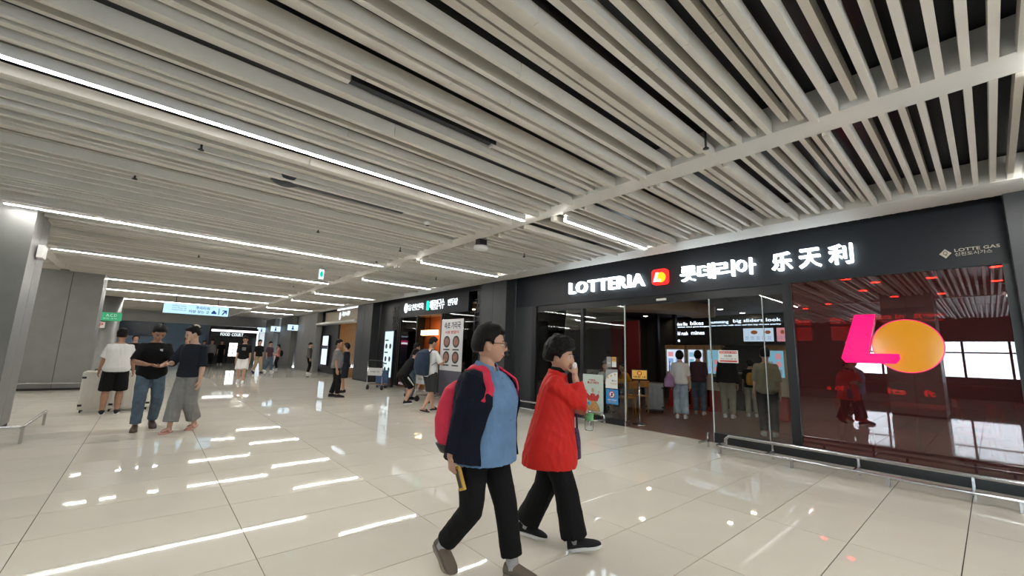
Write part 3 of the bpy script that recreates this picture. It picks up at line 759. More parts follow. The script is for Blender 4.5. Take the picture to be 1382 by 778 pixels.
lb = empty('light_box', (9.0, 15.7, 0), 0, 'warm lantern light box inside the noodle shop', 'lamp')
box_obj('glow', emat('warm_box', (1.0, .62, .28), 4.0), -.06, .06, -.62, .62, 2.04, 2.24, lb); box_obj('frame', WOOD, -.08, .08, -.66, .66, 2.24, 2.28, lb); box_obj('rod', FRAMEBLACK, -.01, .01, -.01, .01, 2.28, 2.9, lb)
for n_, (x, y) in enumerate(((8.6, 11.0), (8.6, 13.1), (8.6, 12.0), (8.7, 14.4))):  # the last one is added to light the orange wall
    d_ = empty('downlight', (x, y, 2.90), 0, 'round ceiling downlight inside the noodle shop, %s nearest to the camera' % ['first', 'third', 'second', 'fourth'][n_], 'downlight', 'downlights of the noodle shop')
    M().lathe((0, 0, -.010), [(.08, .010), (.08, 0), (.062, 0), (.06, .006)], 18).build('trim_ring', HOUSING, d_, True)
    M().lathe((0, 0, -.007), [(.01, 0), (.06, 0), (.06, .006), (.01, .006)], 18).build('bulb', DL, d_)
# banner with four dishes
bn = empty('standing_banner', (6.95, 10.75, 0), math.radians(0), 'white standing banner with four bowls of food beside the noodle shop', 'banner')
BWH = mat('banner_white', (.62, .62, .63), .6); BGR = mat('banner_grey', (.10, .10, .13), .6); BOWL = mat('bowl_black', (.03, .03, .03), .5); FOOD = mat('bowl_food', (.30, .14, .10), .6, noise=.5, scale=40)
box_obj('sheet', BWH, -.006, .006, -.58, .62, .80, 2.36, bn); box_obj('lower_sheet', BGR, -.007, .007, -.58, .62, .10, .80, bn)
box_obj('base', FRAMEBLACK, -.15, .15, -.50, .54, 0, .05, bn); box_obj('pole', CHROME, .01, .03, -.01, .01, .05, 2.36, bn)
for u in (-.24, .27):
    for v in (1.67, 1.20):
        M().prism(circ(u, v, .18, 24), -.011, -.0065).build('bowl_print', BOWL, bn); M().prism(circ(u, v, .125, 24), -.014, -.011).build('food_print', FOOD, bn)
        box_obj('caption_print', BOWL, -.010, -.0065, u - .17, u + .17, v - .26, v - .22, bn)
line('속초 가리국', -.45, .45, 2.06, 2.28, (-.008, 0, 0), UD, VD, BOWL, bn, .02, .001); line('시원 밥말이', -.40, .36, 1.91, 2.01, (-.008, 0, 0), UD, VD, PRED, bn, .02, .001)
# glowing menu totem
mt = empty('menu_totem', (6.95, 15.05, 0), 0, 'tall glowing white menu board beside the luggage cart', 'menu board')
box_obj('case', FRAMEBLACK, -.05, .05, -.42, .42, 0, 2.12, mt); box_obj('display', emat('menu_glow', (.72, .90, 1.0), .42), -.056, -.05, -.36, .36, .35, 2.06, mt)
for u in (-.17, .17):
    for v in (1.50, 1.02, .62): M().prism(circ(u, v, .085, 16, .10), -.060, -.0565).build('bowl_print', BOWL, mt)
for v in (1.70, 1.24, .82): box_obj('caption_print', BOWL, -.060, -.0565, .02, .30, v, v + .05, mt)

# ---------------------------------------------------------------- gold slat shop (Y 18.9 .. 24.6)
n3 = empty('storefront', (0, 0, 0), 0, 'cream fascia shop front with gold vertical slats', 'storefront')
CREAMF = mat('fascia_cream', (.50, .44, .34), .5); GOLDS = mat('gold_slat', (.50, .26, .07), .35, .4)
box_obj('fascia', CREAMF, XW - .05, XW + .10, 19.0, 24.55, 2.72, 3.32, n3); box_obj('canopy', WALLWHITE, XW - .45, XW + .05, 19.0, 24.8, 2.60, 2.70, n3)
box_obj('wall', PANELDARK, XW, XW + .12, 22.4, 24.6, 0, 2.7, n3); box_obj('back', mat('warm_back', (.30, .15, .05), .6), 8.6, 8.7, 18.9, 22.6, 0, 3.3, n3)
for q in range(16): box_obj('gold_slat', GOLDS, XW + .02, XW + .07, 19.1 + .2 * q, 19.15 + .2 * q, 0, 2.6, n3)
for z in (.9, 1.9): box_obj('slat_rail', FRAMEBLACK, XW + .07, XW + .10, 19.0, 22.4, z, z + .04, n3)
box_obj('cove_light', emat('cove_warm', (1.0, .55, .18), 1.6), 8.45, 8.58, 19.2, 22.2, 2.40, 2.46, n3)
sg3 = sign('small white lettering on the cream fascia')
M().prism(circ(22.15, 3.02, .10, 16, .20), XW - .075, XW - .055).build('emblem', LETTER_DIM, sg3)
letters('국수나무', -21.9, -20.75, 2.98, 3.22, (XW - .062, 0, 0), UD, VD, LETTER_DIM, sg3, .02, .01, .06, same=True)
mt = empty('menu_totem', (XW - .10, 23.9, 0), 0, 'tall glowing menu board on the wall of the gold slat shop', 'menu board')
box_obj('case', FRAMEBLACK, -.03, .06, -.50, .50, .42, 2.05, mt); box_obj('display', emat('menu_glow_far', (.75, .88, 1.0), .45), -.036, -.03, -.46, .46, .46, 2.0, mt); box_obj('photo_strip', BGR, -.040, -.0365, -.46, .46, 1.30, 1.48, mt)

# ---------------------------------------------------------------- grey panel wall with restroom recesses, far right
wr = tag(empty('wall_far', (0, 0, 0)), 'grey panelled wall with dark recesses on the far right', kind='structure')
for y0, y1, x in ((24.8, 28.6, 7.0), (29.6, 32.6, 6.85), (33.8, 36.8, 6.7)):
    n_p = 3
    for q in range(n_p):
        a, b = y0 + (y1 - y0) * q / n_p, y0 + (y1 - y0) * (q + 1) / n_p
        box_obj('wall_panel', WALLGREY, x, x + .3, a + .01, b - .01, 0, 3.6, wr)
box_obj('recess', FRAMEBLACK, 7.9, 8.0, 24.6, 40, 0, 3.6, wr)
ICON = emat('sign_ice', (.62, .86, 1.0), .5); ICOND = emat('sign_navy', (.02, .06, .25), .4)
for n_, (y, x) in enumerate(((28.9, 6.75), (32.9, 6.6), (36.9, 6.45))):
    o = empty('restroom_sign', (x, y, 2.55), 0, 'small glowing square sign on the grey wall, %s from the camera' % ORD[n_], 'sign', 'restroom signs')
    box_obj('case', FRAMEBLACK, -.32, .32, -.05, .05, -.20, .20, o); box_obj('face', ICON, -.30, .30, -.056, -.05, -.18, .18, o)
    M().prism(circ(0, .08, .045, 12), -.060, -.0565, 'y').build('icon_head', ICOND, o); M().prism([(-.08, -.13), (.08, -.13), (.03, .03), (-.03, .03)], -.060, -.0565, 'y').build('icon_body', ICOND, o)

# ---------------------------------------------------------------- far end of the concourse
tag(box_obj('wall_end', WALLWHITE, -13, 8, 37.2, 37.5, 2.72, 3.62), 'white bulkhead across the far end', kind='structure')
DKBLUE = mat('blue_glazing', (.02, .045, .085), .15, noise=.2, scale=.6); MIDBLUE = mat('blue_panel', (.16, .28, .42), .4, noise=.1, scale=1)
eh = tag(empty('wall_hall', (0, 37.4, 0)), 'dark blue glazed hall at the far end', kind='structure')
box_obj('wall_panel', MIDBLUE, -2.4, 3.4, .1, .2, 0, 2.72, eh)
box_obj('glass_panel', DKBLUE, -1.9, .35, .02, .1, 1.75, 2.70, eh)
for x0, x1 in ((.45, .62), (3.1, 3.35), (-2.4, -2.05)): box_obj('post', DKBLUE, x0, x1, -.02, .1, 0, 2.72, eh)
fc = empty('storefront', (0, 36.6, 0), 0, 'black food court entrance with a glowing white sign', 'storefront')
box_obj('back', FRAMEBLACK, 3.3, 6.4, .5, .6, 0, 2.7, fc); box_obj('fascia', FRAMEBLACK, 3.3, 6.2, 0, .2, 1.95, 2.6, fc)
box_obj('light_strip', emat('strip_white', (1, 1, 1), 1.2), 3.3, 6.15, -.03, 0, 2.28, 2.42, fc); box_obj('side_strip', emat('strip_side', (.85, .95, 1), 1.0), 6.15, 6.25, -.03, 0, 0, 2.42, fc)
sfc = sign('white glowing food court letters at the far end', loc=(0, 36.56, 0))
letters('FOOD COURT', 3.85, 5.25, 1.98, 2.20, (0, 0, 0), (1, 0, 0), (0, 0, 1), LETTER_DIM, sfc, .02, .02, .08)
me_ = empty('menu_board', (4.72, 36.5, 0), 0, 'glowing white menu board of eight squares by the food court', 'menu board')
box_obj('case', FRAMEBLACK, -.30, .30, 0, .06, 0, 1.55, me_)
for a in range(2):
    for b in range(4): box_obj('menu_square', emat('menu_square', (1, .98, .94), .8) if 'menu_square' not in bpy.data.materials else bpy.data.materials['menu_square'], -.26 + .27 * a, -.02 + .27 * a, -.008, 0, .52 + .25 * b, .74 + .25 * b, me_)
# left aisle end
tag(box_obj('wall_aisle', mat('aisle_blue', (.30, .40, .52), .5, noise=.1, scale=.8), -13, -2.5, 41.0, 41.2, 0, 3.62), 'pale blue end wall of the left aisle', kind='structure')
sa = empty('hanging_sign', (-4.9, 38.5, 0), 0, 'white glowing arrow sign hanging in the left aisle', 'sign')
box_obj('case', ICON, -.85, .85, 0, .1, 2.62, 3.0, sa); M().prism([(-.05, 2.68), (.05, 2.68), (.05, 2.80), (.14, 2.80), (0, 2.95), (-.14, 2.80), (-.05, 2.80)], -.01, -.002, 'y').build('arrow', ICOND, sa)
for sx in (-.7, .7): box_obj('rod', CHROME, sx - .01, sx + .01, .04, .06, 3.0, 3.6, sa)
sp = empty('illuminated_sign', (-5.3, 40.5, 0), 0, 'pink glowing sign in the left aisle', 'sign')
box_obj('panel', emat('sign_pink', (1.0, .08, .25), .8), -.75, .55, 0, .1, 1.92, 2.35, sp); box_obj('white_mark', LETTER, -.45, .25, -.01, -.002, 1.96, 2.15, sp); box_obj('arm', CHROME, -.1, 0, .1, .5, 2.1, 2.2, sp)
ck = empty('service_desk', (-6.2, 39.5, 0), 0, 'white service desk in the left aisle', 'desk')
box_obj('body', WALLWHITE, -1.2, .6, -.3, .3, 0, 1.0, ck); box_obj('worktop', MIDBLUE, -1.25, .65, -.35, .35, 1.0, 1.06, ck)

# ---------------------------------------------------------------- hanging direction sign over the concourse
hs = empty('hanging_sign', (0, 22.4, 0), 0, 'pale blue glowing car park direction sign hanging over the concourse', 'sign')
box_obj('case', FRAMEBLACK, .26, 2.56, .005, .12, 2.58, 3.03, hs); box_obj('face', emat('sign_face_blue', (.55, .85, 1.0), .42), .28, 2.54, 0, .006, 2.60, 3.01, hs)
for x in (.66, 2.12): M().cyl((x, .06, 3.03), (x, .06, 3.6), .012, 8).build('rod', FRAMEBLACK, hs)
OH, HU, HV = (0, -.004, 0), (1, 0, 0), (0, 0, 1)
line('주차타워', 1.36, 1.84, 2.83, 2.96, OH, HU, HV, ICOND, hs, .012, .002); line('차량 찾는 곳', 1.12, 1.84, 2.66, 2.79, OH, HU, HV, ICOND, hs, .012, .002)
for s_, z in (('Parking Tower', 2.89), ('Car Pick up', 2.80), ('Parking area for cars', 2.72)): line(s_, .56, 1.04, z, z + .055, OH, HU, HV, ICOND, hs, .008, .002)
M().prism([(1.92, 2.68), (2.10, 2.68), (2.10, 2.75), (2.06, 2.76), (2.04, 2.82), (1.97, 2.82), (1.95, 2.76), (1.92, 2.75)], -.008, -.002, 'y').build('car_icon', ICOND, hs)
M().prism([(2.17, 2.66), (2.20, 2.66), (2.20, 2.86), (2.17, 2.86)], -.008, -.002, 'y').build('figure_icon', ICOND, hs); M().prism(circ(2.185, 2.90, .025, 10), -.008, -.002, 'y').build('figure_head', ICOND, hs)
M().prism([(2.30, 2.68), (2.33, 2.65), (2.43, 2.79), (2.44, 2.71), (2.48, 2.71), (2.48, 2.87), (2.31, 2.87), (2.31, 2.83), (2.39, 2.83)], -.008, -.002, 'y').build('arrow_icon', ICOND, hs)
ex = empty('exit_sign', (2.98, 10.6, .04), 0, 'small white exit sign with a green figure under the ceiling', 'sign')
box_obj('case', HOUSING, -.062, .062, 0, .05, 2.98, 3.24, ex); box_obj('face', emat('exit_white', (.8, 1, .95), .5), -.056, .056, -.006, 0, 2.99, 3.23, ex); M().prism(circ(0, 3.11, .035, 14, .07), -.012, -.006, 'y').build('figure', emat('exit_green', (.0, .35, .25), .8), ex); box_obj('rod', CHROME, -.006, .006, .02, .03, 3.24, 3.5, ex)
gs = empty('column_sign', (-1.42, 24.82, 0), 0, 'green sign with white lettering on the round column', 'sign')
box_obj('board', mat('sign_green_paint', (.03, .25, .12), .5, emit=(.03, .25, .12), estr=.25), -.34, .40, 0, .03, 2.22, 2.58, gs); line('A.C.D', -.10, .24, 2.40, 2.52, (0, -.002, 0), HU, HV, PWHITE, gs, .01, .001); line('보관 구역', -.18, .24, 2.29, 2.35, (0, -.002, 0), HU, HV, PWHITE, gs, 0, .001)
ps = empty('column_sign', (-1.62, 24.82, 0), 0, 'small red and white notice under the green sign', 'sign')
box_obj('board', PWHITE, -.12, .12, 0, .02, 1.90, 2.16, ps); line('P', -.06, .06, 1.94, 2.12, (0, -.002, 0), HU, HV, mat('notice_red', (.6, .04, .04), .5), ps, .02, .001)

# ---------------------------------------------------------------- ceiling fittings
DIFF = mat('diffuser_navy', (.018, .022, .032), .45)
ad = empty('air_diffuser', (0, 3.02, 3.38), 0, 'dark linear air slot between slats near the camera', 'air vent')
box_obj('slot', DIFF, .905, 2.305, -.05, .05, .03, .12, ad); box_obj('lip', FRAMEBLACK, .905, 2.305, -.055, -.045, .0, .12, ad); box_obj('end_plate', SLAT, 2.29, 2.305, -.05, .05, .0, .1, ad)
ad = empty('air_diffuser', (0, 5.30, 3.38), 0, 'dark linear air slot ending in a half round speaker', 'air vent')
box_obj('slot', DIFF, .83, 2.485, -.03, .03, -.085, .12, ad)
sp_ = empty('ceiling_speaker', (.98, 5.27, 3.36), 0, 'dark half round ceiling speaker hanging below the slats', 'speaker')
M().lathe((0, 0, 0), [(.03, -.105), (.09, -.10), (.145, -.07), (.16, -.02), (.16, .05), (.10, .06)], 28).build('body', DIFF, sp_, True); box_obj('mount', FRAMEBLACK, -.04, .04, -.04, .04, .05, .2, sp_)
wd = empty('wireless_router', (4.20, 5.72, 3.20), 0, 'white round access point hanging below the ceiling beam', 'access point')
M().lathe((0, 0, 0), [(.06, -.045), (.12, -.035), (.13, 0), (.12, .03), (.05, .035)], 28).build('disc', HOUSING, wd, True); box_obj('bracket', FRAMEBLACK, -.08, .08, -.06, .06, .03, .145, wd)
SPK = [(.15, 4.96), (-.37, 6.46), (3.60, 1.52), (3.47, 7.38), (3.58, 8.75), (3.0, 5.5), (1.9, 7.2), (2.6, 10.9), (.6, 11.4), (5.4, 5.9), (5.6, 9.6), (3.3, 14.6)]
for n_, (x, y) in enumerate(SPK):
    o = empty('sprinkler', (x, y, 3.30), 0, 'small sprinkler head between the ceiling slats, %s nearest to the camera' % ORD[sorted(SPK, key=lambda q: q[0] ** 2 + q[1] ** 2).index((x, y))], 'sprinkler', 'sprinklers of the slatted ceiling')
    M().cyl((0, 0, 0), (0, 0, .24), .010, 8).build('pipe', FRAMEBLACK, o, True); M().lathe((0, 0, -.03), [(.008, 0), (.026, .004), (.028, .010), (.012, .022), (.010, .035)], 14).build('head', FRAMEBLACK, o, True)
for n_, (x, y) in enumerate(((2.95, 5.42),)):
    o = empty('smoke_detector', (x, y, 3.30), 0, ['small white smoke detector below the long line light', 'white square detector box at the top edge of the ceiling'][n_], 'detector')
    M().lathe((0, 0, 0), [(.02, -.03), (.045, -.025), (.055, -.005), (.055, .01), (.02, .02)], 18).build('body', HOUSING, o, True); M().cyl((0, 0, .01), (0, 0, .22), .012, 8).build('stem', HOUSING, o)

# ---------------------------------------------------------------- luggage carts
def cart(x, y, rz, label, basket=True):
    o = empty('luggage_cart', (x, y, 0), rz, label, 'luggage cart', 'airport luggage carts')
    for sy in (-1, 1):
        M().tube([(-.45, sy * .27, .95), (-.42, sy * .27, .20), (-.38, sy * .27, .16), (.45, sy * .22, .16)], .015, 8).build('side_tube', CHROME, o, True)
        M().cyl((-.38, sy * .26 - .02, .075), (-.38, sy * .26 + .02, .075), .075, 16).build('wheel', RUBBER, o, True)
    M().cyl((.40, -.02, .06), (.40, .02, .06), .06, 14).build('wheel', RUBBER, o, True)
    M().box(.38, .42, -.03, .03, .06, .16).build('fork', CHROME, o)
    M().tube([(-.45, -.27, .95), (-.47, -.2, .99), (-.47, .2, .99), (-.45, .27, .95)], .017, 8).build('handle', FRAMEBLACK, o, True)
    for q in range(5): M().tube([(-.36, -.2 + .1 * q, .165), (.42, -.18 + .09 * q, .165)], .009, 6).build('deck_bar', CHROME, o)
    M().box(-.445, -.43, -.25, .25, .48, .74).build('sign_board', BWH, o); line('수하물 카트', -.18, .18, .58, .64, (-.4465, 0, 0), UD, VD, BOWL, o, 0, .001)
    if basket:
        for q in range(4): M().tube([(-.44, -.26, .78 + .045 * q), (-.28, -.24, .80 + .045 * q), (-.28, .24, .80 + .045 * q), (-.44, .26, .78 + .045 * q)], .006, 6).build('basket_wire', RUBBER, o)
    return o
cart(6.30, 14.2, math.radians(40), 'luggage cart parked in front of the glowing menu board')
cart(6.12, 10.22, math.radians(8), 'luggage cart pushed by the boy in black')
cart(6.33, 11.40, math.radians(160), 'luggage cart standing behind the backpack man')
LUGB = mat('luggage_blue', (.05, .12, .26), .5)
suitcase(6.62, 14.75, math.radians(60), .42, .25, .62, LUGB, 'blue suitcase standing behind the parked luggage cart')
rb = tag(box_obj('shopping_bag', mat('bag_red', (.50, .03, .04), .5), 5.62, 5.80, 10.36, 10.52, 1.0, 1.22, bevel=.02), 'small red bag on the handle of the boy\'s cart', 'bag')
wsuit = mat('suitcase_white', (.62, .60, .55), .35, noise=.04, scale=5)
suitcase(-.62, 11.62, math.radians(88), .50, .30, .78, wsuit, 'white suitcase at the left of the man in the white shirt')
suitcase(-.08, 11.66, math.radians(92), .50, .30, .78, wsuit, 'white suitcase at the right of the man in the white shirt')
# ---------------------------------------------------------------- people
def sines(p, seed, freq, n=7, stretch=(1, 1, 1)):
    r = np.random.RandomState(seed); out = np.zeros(len(p)); q = p * np.array(stretch)
    for i in range(n):
        d = r.normal(size=3); d /= np.linalg.norm(d)
        f = freq * (.6 + 1.1 * r.rand())
        out += np.sin(q @ d * f + r.rand() * 6.28 + 1.3 * np.sin(q @ r.normal(size=3) * f * .35 + r.rand() * 6))
    return out / n

def folds(p, seed, freq, n=6, stretch=(1, 1, 1)):
    r = np.random.RandomState(seed); out = np.zeros(len(p)); q = p * np.array(stretch)
    for i in range(n):
        d = r.normal(size=3); d /= np.linalg.norm(d); f = freq * (.5 + 1.0 * r.rand())
        s = np.sin(q @ d * f + r.rand() * 6.28 + 1.6 * np.sin(q @ r.normal(size=3) * f * .3 + r.rand() * 6))
        g = .5 + .5 * np.sin(q @ r.normal(size=3) * f * .22 + r.rand() * 6)
        out += g * (.6 - 1.6 * np.abs(s) ** .8)
    return out / n * 1.6

def remeshed(m, voxel, smooth=4, wrinkle=0.0, freq=40, seed=1, stretch=(1, 1, .5), cut=None):
    me = m.mesh('tmp'); o = bpy.data.objects.new('tmp', me); WORK.collection.objects.link(o)
    r = o.modifiers.new('r', 'REMESH'); r.mode = 'VOXEL'; r.voxel_size = voxel; r.adaptivity = 0
    if smooth:
        k = o.modifiers.new('s', 'SMOOTH'); k.factor = .5; k.iterations = smooth
    out = evaluated(o)
    bpy.data.objects.remove(o); bpy.data.meshes.remove(me)
    if wrinkle:
        n = len(out.vertices)
        a = np.empty(n * 3); out.vertices.foreach_get('co', a); a = a.reshape(-1, 3)
        nn = np.empty(n * 3); out.vertices.foreach_get('normal', nn); nn = nn.reshape(-1, 3)
        w = folds(a, seed, freq, stretch=stretch)
        a = a + nn * (wrinkle * w)[:, None]
        out.vertices.foreach_set('co', a.ravel())
    if cut is not None:
        bm = bmesh.new(); bm.from_mesh(out)
        bmesh.ops.delete(bm, geom=[f for f in bm.faces if cut(f.calc_center_median())], context='FACES')
        for it in range(14):       # smooth the cut edge
            new = {}
            for v in bm.verts:
                nb = [e.other_vert(v).co for e in v.link_edges if e.is_boundary]
                if len(nb) == 2: new[v] = v.co.lerp((nb[0] + nb[1]) / 2, .6)
            for v, c in new.items(): v.co = c
        bm.to_mesh(out); bm.free()
    out.polygons.foreach_set('use_smooth', [True] * len(out.polygons))
    out.update()
    return out

def ik(a, b, l1, l2, pole):
    a, b, pole = V(a), V(b), V(pole)
    d = b - a; L = min(d.length, (l1 + l2) * .999); d.normalize()
    b = a + d * L
    x = (l1 * l1 - l2 * l2 + L * L) / (2 * L); h = math.sqrt(max(l1 * l1 - x * x, 0))
    p = (pole - d * pole.dot(d)).normalized()
    return a + d * x + p * h, b

def rotm(yaw=0, pitch=0, roll=0):
    """yaw left, pitch down (nose towards the ground), roll"""
    return (Matrix.Rotation(math.radians(yaw), 3, 'Z') @ Matrix.Rotation(math.radians(pitch), 3, 'Y') @ Matrix.Rotation(math.radians(roll), 3, 'X'))

def ss(x, a, b):
    t = np.clip((x - a) / (b - a), 0, 1); return t * t * (3 - 2 * t)

def head_pts(k, nu, nv, features=True, wide=1.0):
    """sculpted head, facing +x, eyes at z = 0; returns grid nv x nu x 3 plus unit dirs"""
    u = np.linspace(0, 2 * np.pi, nu, endpoint=False); v = np.linspace(.02, np.pi - .02, nv)
    uu, vv = np.meshgrid(u, v)
    sx, sy, sz = np.sin(vv) * np.cos(uu), np.sin(vv) * np.sin(uu), np.cos(vv)
    x, y, z = .095 * sx, .075 * sy * wide, .112 * sz
    low = np.clip(-sz, 0, 1)
    y = y * (1 - .26 * low ** 1.6)
    x = np.where(sx < 0, x * (1 - .45 * np.clip(-sz - .15, 0, 1)), x)
    x = np.where(sx > 0, x - .012 * np.clip(sx, 0, 1) ** 3 * (1 - low), x)
    x = np.where(sx > 0, x + .020 * low ** 2 * np.clip(sx * 2.4, 0, 1), x)
    if features:
        fr = ss(sx, .15, .5)
        g = lambda q, c, w: np.exp(-((q - c) / w) ** 2)
        x = x + fr * .004 * g(z, .024, .011)
        x = x - fr * .007 * g(np.abs(y), .031, .014) * g(z, .002, .012)
        x = x + fr * .005 * g(np.abs(y), .042, .018) * g(z, -.026, .02)
        nz = np.where(z > -.026, ss(z, .03, -.026), ss(z, -.042, -.030))
        x = x + fr * .027 * nz * g(y, 0, .0095 + .006 * ss(z, .01, -.028))
        x = x + fr * .006 * g(z, -.056, .006) * g(y, 0, .022)
        x = x - fr * .004 * g(z, -.064, .0035) * g(y, 0, .022)
        x = x + fr * .007 * g(z, -.072, .007) * g(y, 0, .018)
        x = x + fr * .006 * g(z, -.098, .012) * g(y, 0, .02)
    return np.stack([x, y, z], -1) * k, np.stack([sx, sy, sz], -1)

def grid_mesh(m, P):
    nv, nu, _ = P.shape
    m.loft([[tuple(P[i, j]) for j in range(nu)] for i in range(nv)])

def hair_mesh(style, k, Rh, C, seed, fine, wide=1.0):
    nu, nv = (110, 80) if fine else (48, 36)
    P, D = head_pts(k, nu, nv, False, wide)
    az = np.abs(np.arctan2(D[..., 1], D[..., 0])); sz = D[..., 2]
    st = dict(front=.58, temple=.36, side=-.05, nape=-.62, thick=.016, top=.024, bump=.003, freq=70, back=0.0)
    st.update(style)
    ear = st.get('ear', st['side'])
    line_ = np.interp(az, [0, .75, 1.18, 1.36, 1.52, 1.85, 2.08, 3.15], [st['front'], st['front'] - .04, st['temple'], st['side'], ear, ear, st['nape'] + .05, st['nape']])
    if 'part' in st:
        line_ = line_ - st['part'] * np.clip(D[..., 1], -1, 1) * (az < 1.3)
    mask = ss(sz, line_ - st.get('soft', .07), line_ + st.get('soft', .07))
    T = st['thick'] + (st['top'] - st['thick']) * ss(sz, .2, .9) + st['back'] * ss(az, 1.4, 2.6)
    n = sines(P.reshape(-1, 3) / k, seed, st['freq'], 9, st.get('str', (1, 1, .35))).reshape(T.shape)
    n2 = sines(P.reshape(-1, 3) / k, seed + 5, st['freq'] * 2.3, 9, st.get('str', (1, 1, .35))).reshape(T.shape)
    off = (-.012 + (T + .012) * mask + st['bump'] * (n * 1.4 + n2) * mask) * k
    nrm = P / np.array([.095, .075, .112]) ** 2; nrm /= np.linalg.norm(nrm, axis=-1, keepdims=True)
    Q = P + nrm * off[..., None]
    if st.get('long'):   # hair falling below the head at the back and sides
        f = ss(az, 1.35, 1.8) * ss(-sz, .05, .6)
        Q[..., 2] -= f * st['long'] * k
        Q[..., 0] = np.where(f > .2, Q[..., 0] * (1 + .1 * f), Q[..., 0])
        Q[..., 1] *= 1 + .25 * f
    R_ = np.array(Rh)
    Q = Q @ R_.T + np.array(C)
    m = M(); grid_mesh(m, Q)
    return m

def hand(m, W, d, n, side, s, curl=(.35, .5, .4), thumb=.6, spread=1.0, grip=0.0):
    """palm and five fingers from wrist W along d, palm facing n; side +1 left hand, -1 right hand"""
    W, d = V(W), V(d).normalized(); n = V(n); n = (n - d * n.dot(d)).normalized()
    l = n.cross(d) * side            # towards the thumb
    w = [(.024, .019), (.030, .019), (.038, .017), (.041, .015), (.039, .011)]
    m.tube([W - d * .01 * s, W + d * .02 * s, W + d * .045 * s, W + d * .07 * s, W + d * .088 * s], [(a * s, b * s) for a, b in w], 14, side=l)
    for o, L, dz in ((.030, .068, .084), (.0105, .077, .088), (-.0095, .071, .086), (-.028, .055, .078)):
        p = W + d * dz * s + l * o * s; a = 0.0; pts = [p - d * .012 * s, p]
        dd = (d + l * o * 3.2 * spread * .5).normalized()
        for seg, c in zip((.45, .31, .24), curl):
            a += c
            p = p + (dd * math.cos(a) + n * math.sin(a)) * (L * seg * s); pts.append(p)
        m.tube(pts, [.0088 * s, .0088 * s, .0085 * s, .0078 * s, .0066 * s], 8, round_ends=True)
    p = W + d * .028 * s + l * .026 * s
    t1 = (d * .62 + l * .62 * thumb + n * (.35 + grip)).normalized(); t2 = (d * .85 + l * .12 * thumb + n * (.45 + grip)).normalized()
    m.tube([p - t1 * .012 * s, p + t1 * .022 * s, p + t1 * .042 * s, p + t1 * .042 * s + t2 * .03 * s], [.0125 * s, .0115 * s, .0098 * s, .0075 * s], 8, round_ends=True)
    return l, n

TORSO = [(-.20, .085, .07, 0), (-.10, .145, .105, -.008), (0, .163, .118, -.008), (.18, .150, .112, .0), (.38, .142, .108, .004),
         (.58, .150, .112, .010), (.74, .160, .108, .006), (.86, .158, .088, -.004), (.94, .105, .066, -.010), (1.0, .056, .056, -.004)]

def ring(c, ux, uy, a, b, n=28, e=2.35):
    out = []
    for k in range(n):
        t = 2 * math.pi * k / n; ct, st = math.cos(t), math.sin(t)
        r = (abs(ct) ** e + abs(st) ** e) ** (-1 / e)
        out.append(c + ux * (a * r * ct) + uy * (b * r * st))
    return out

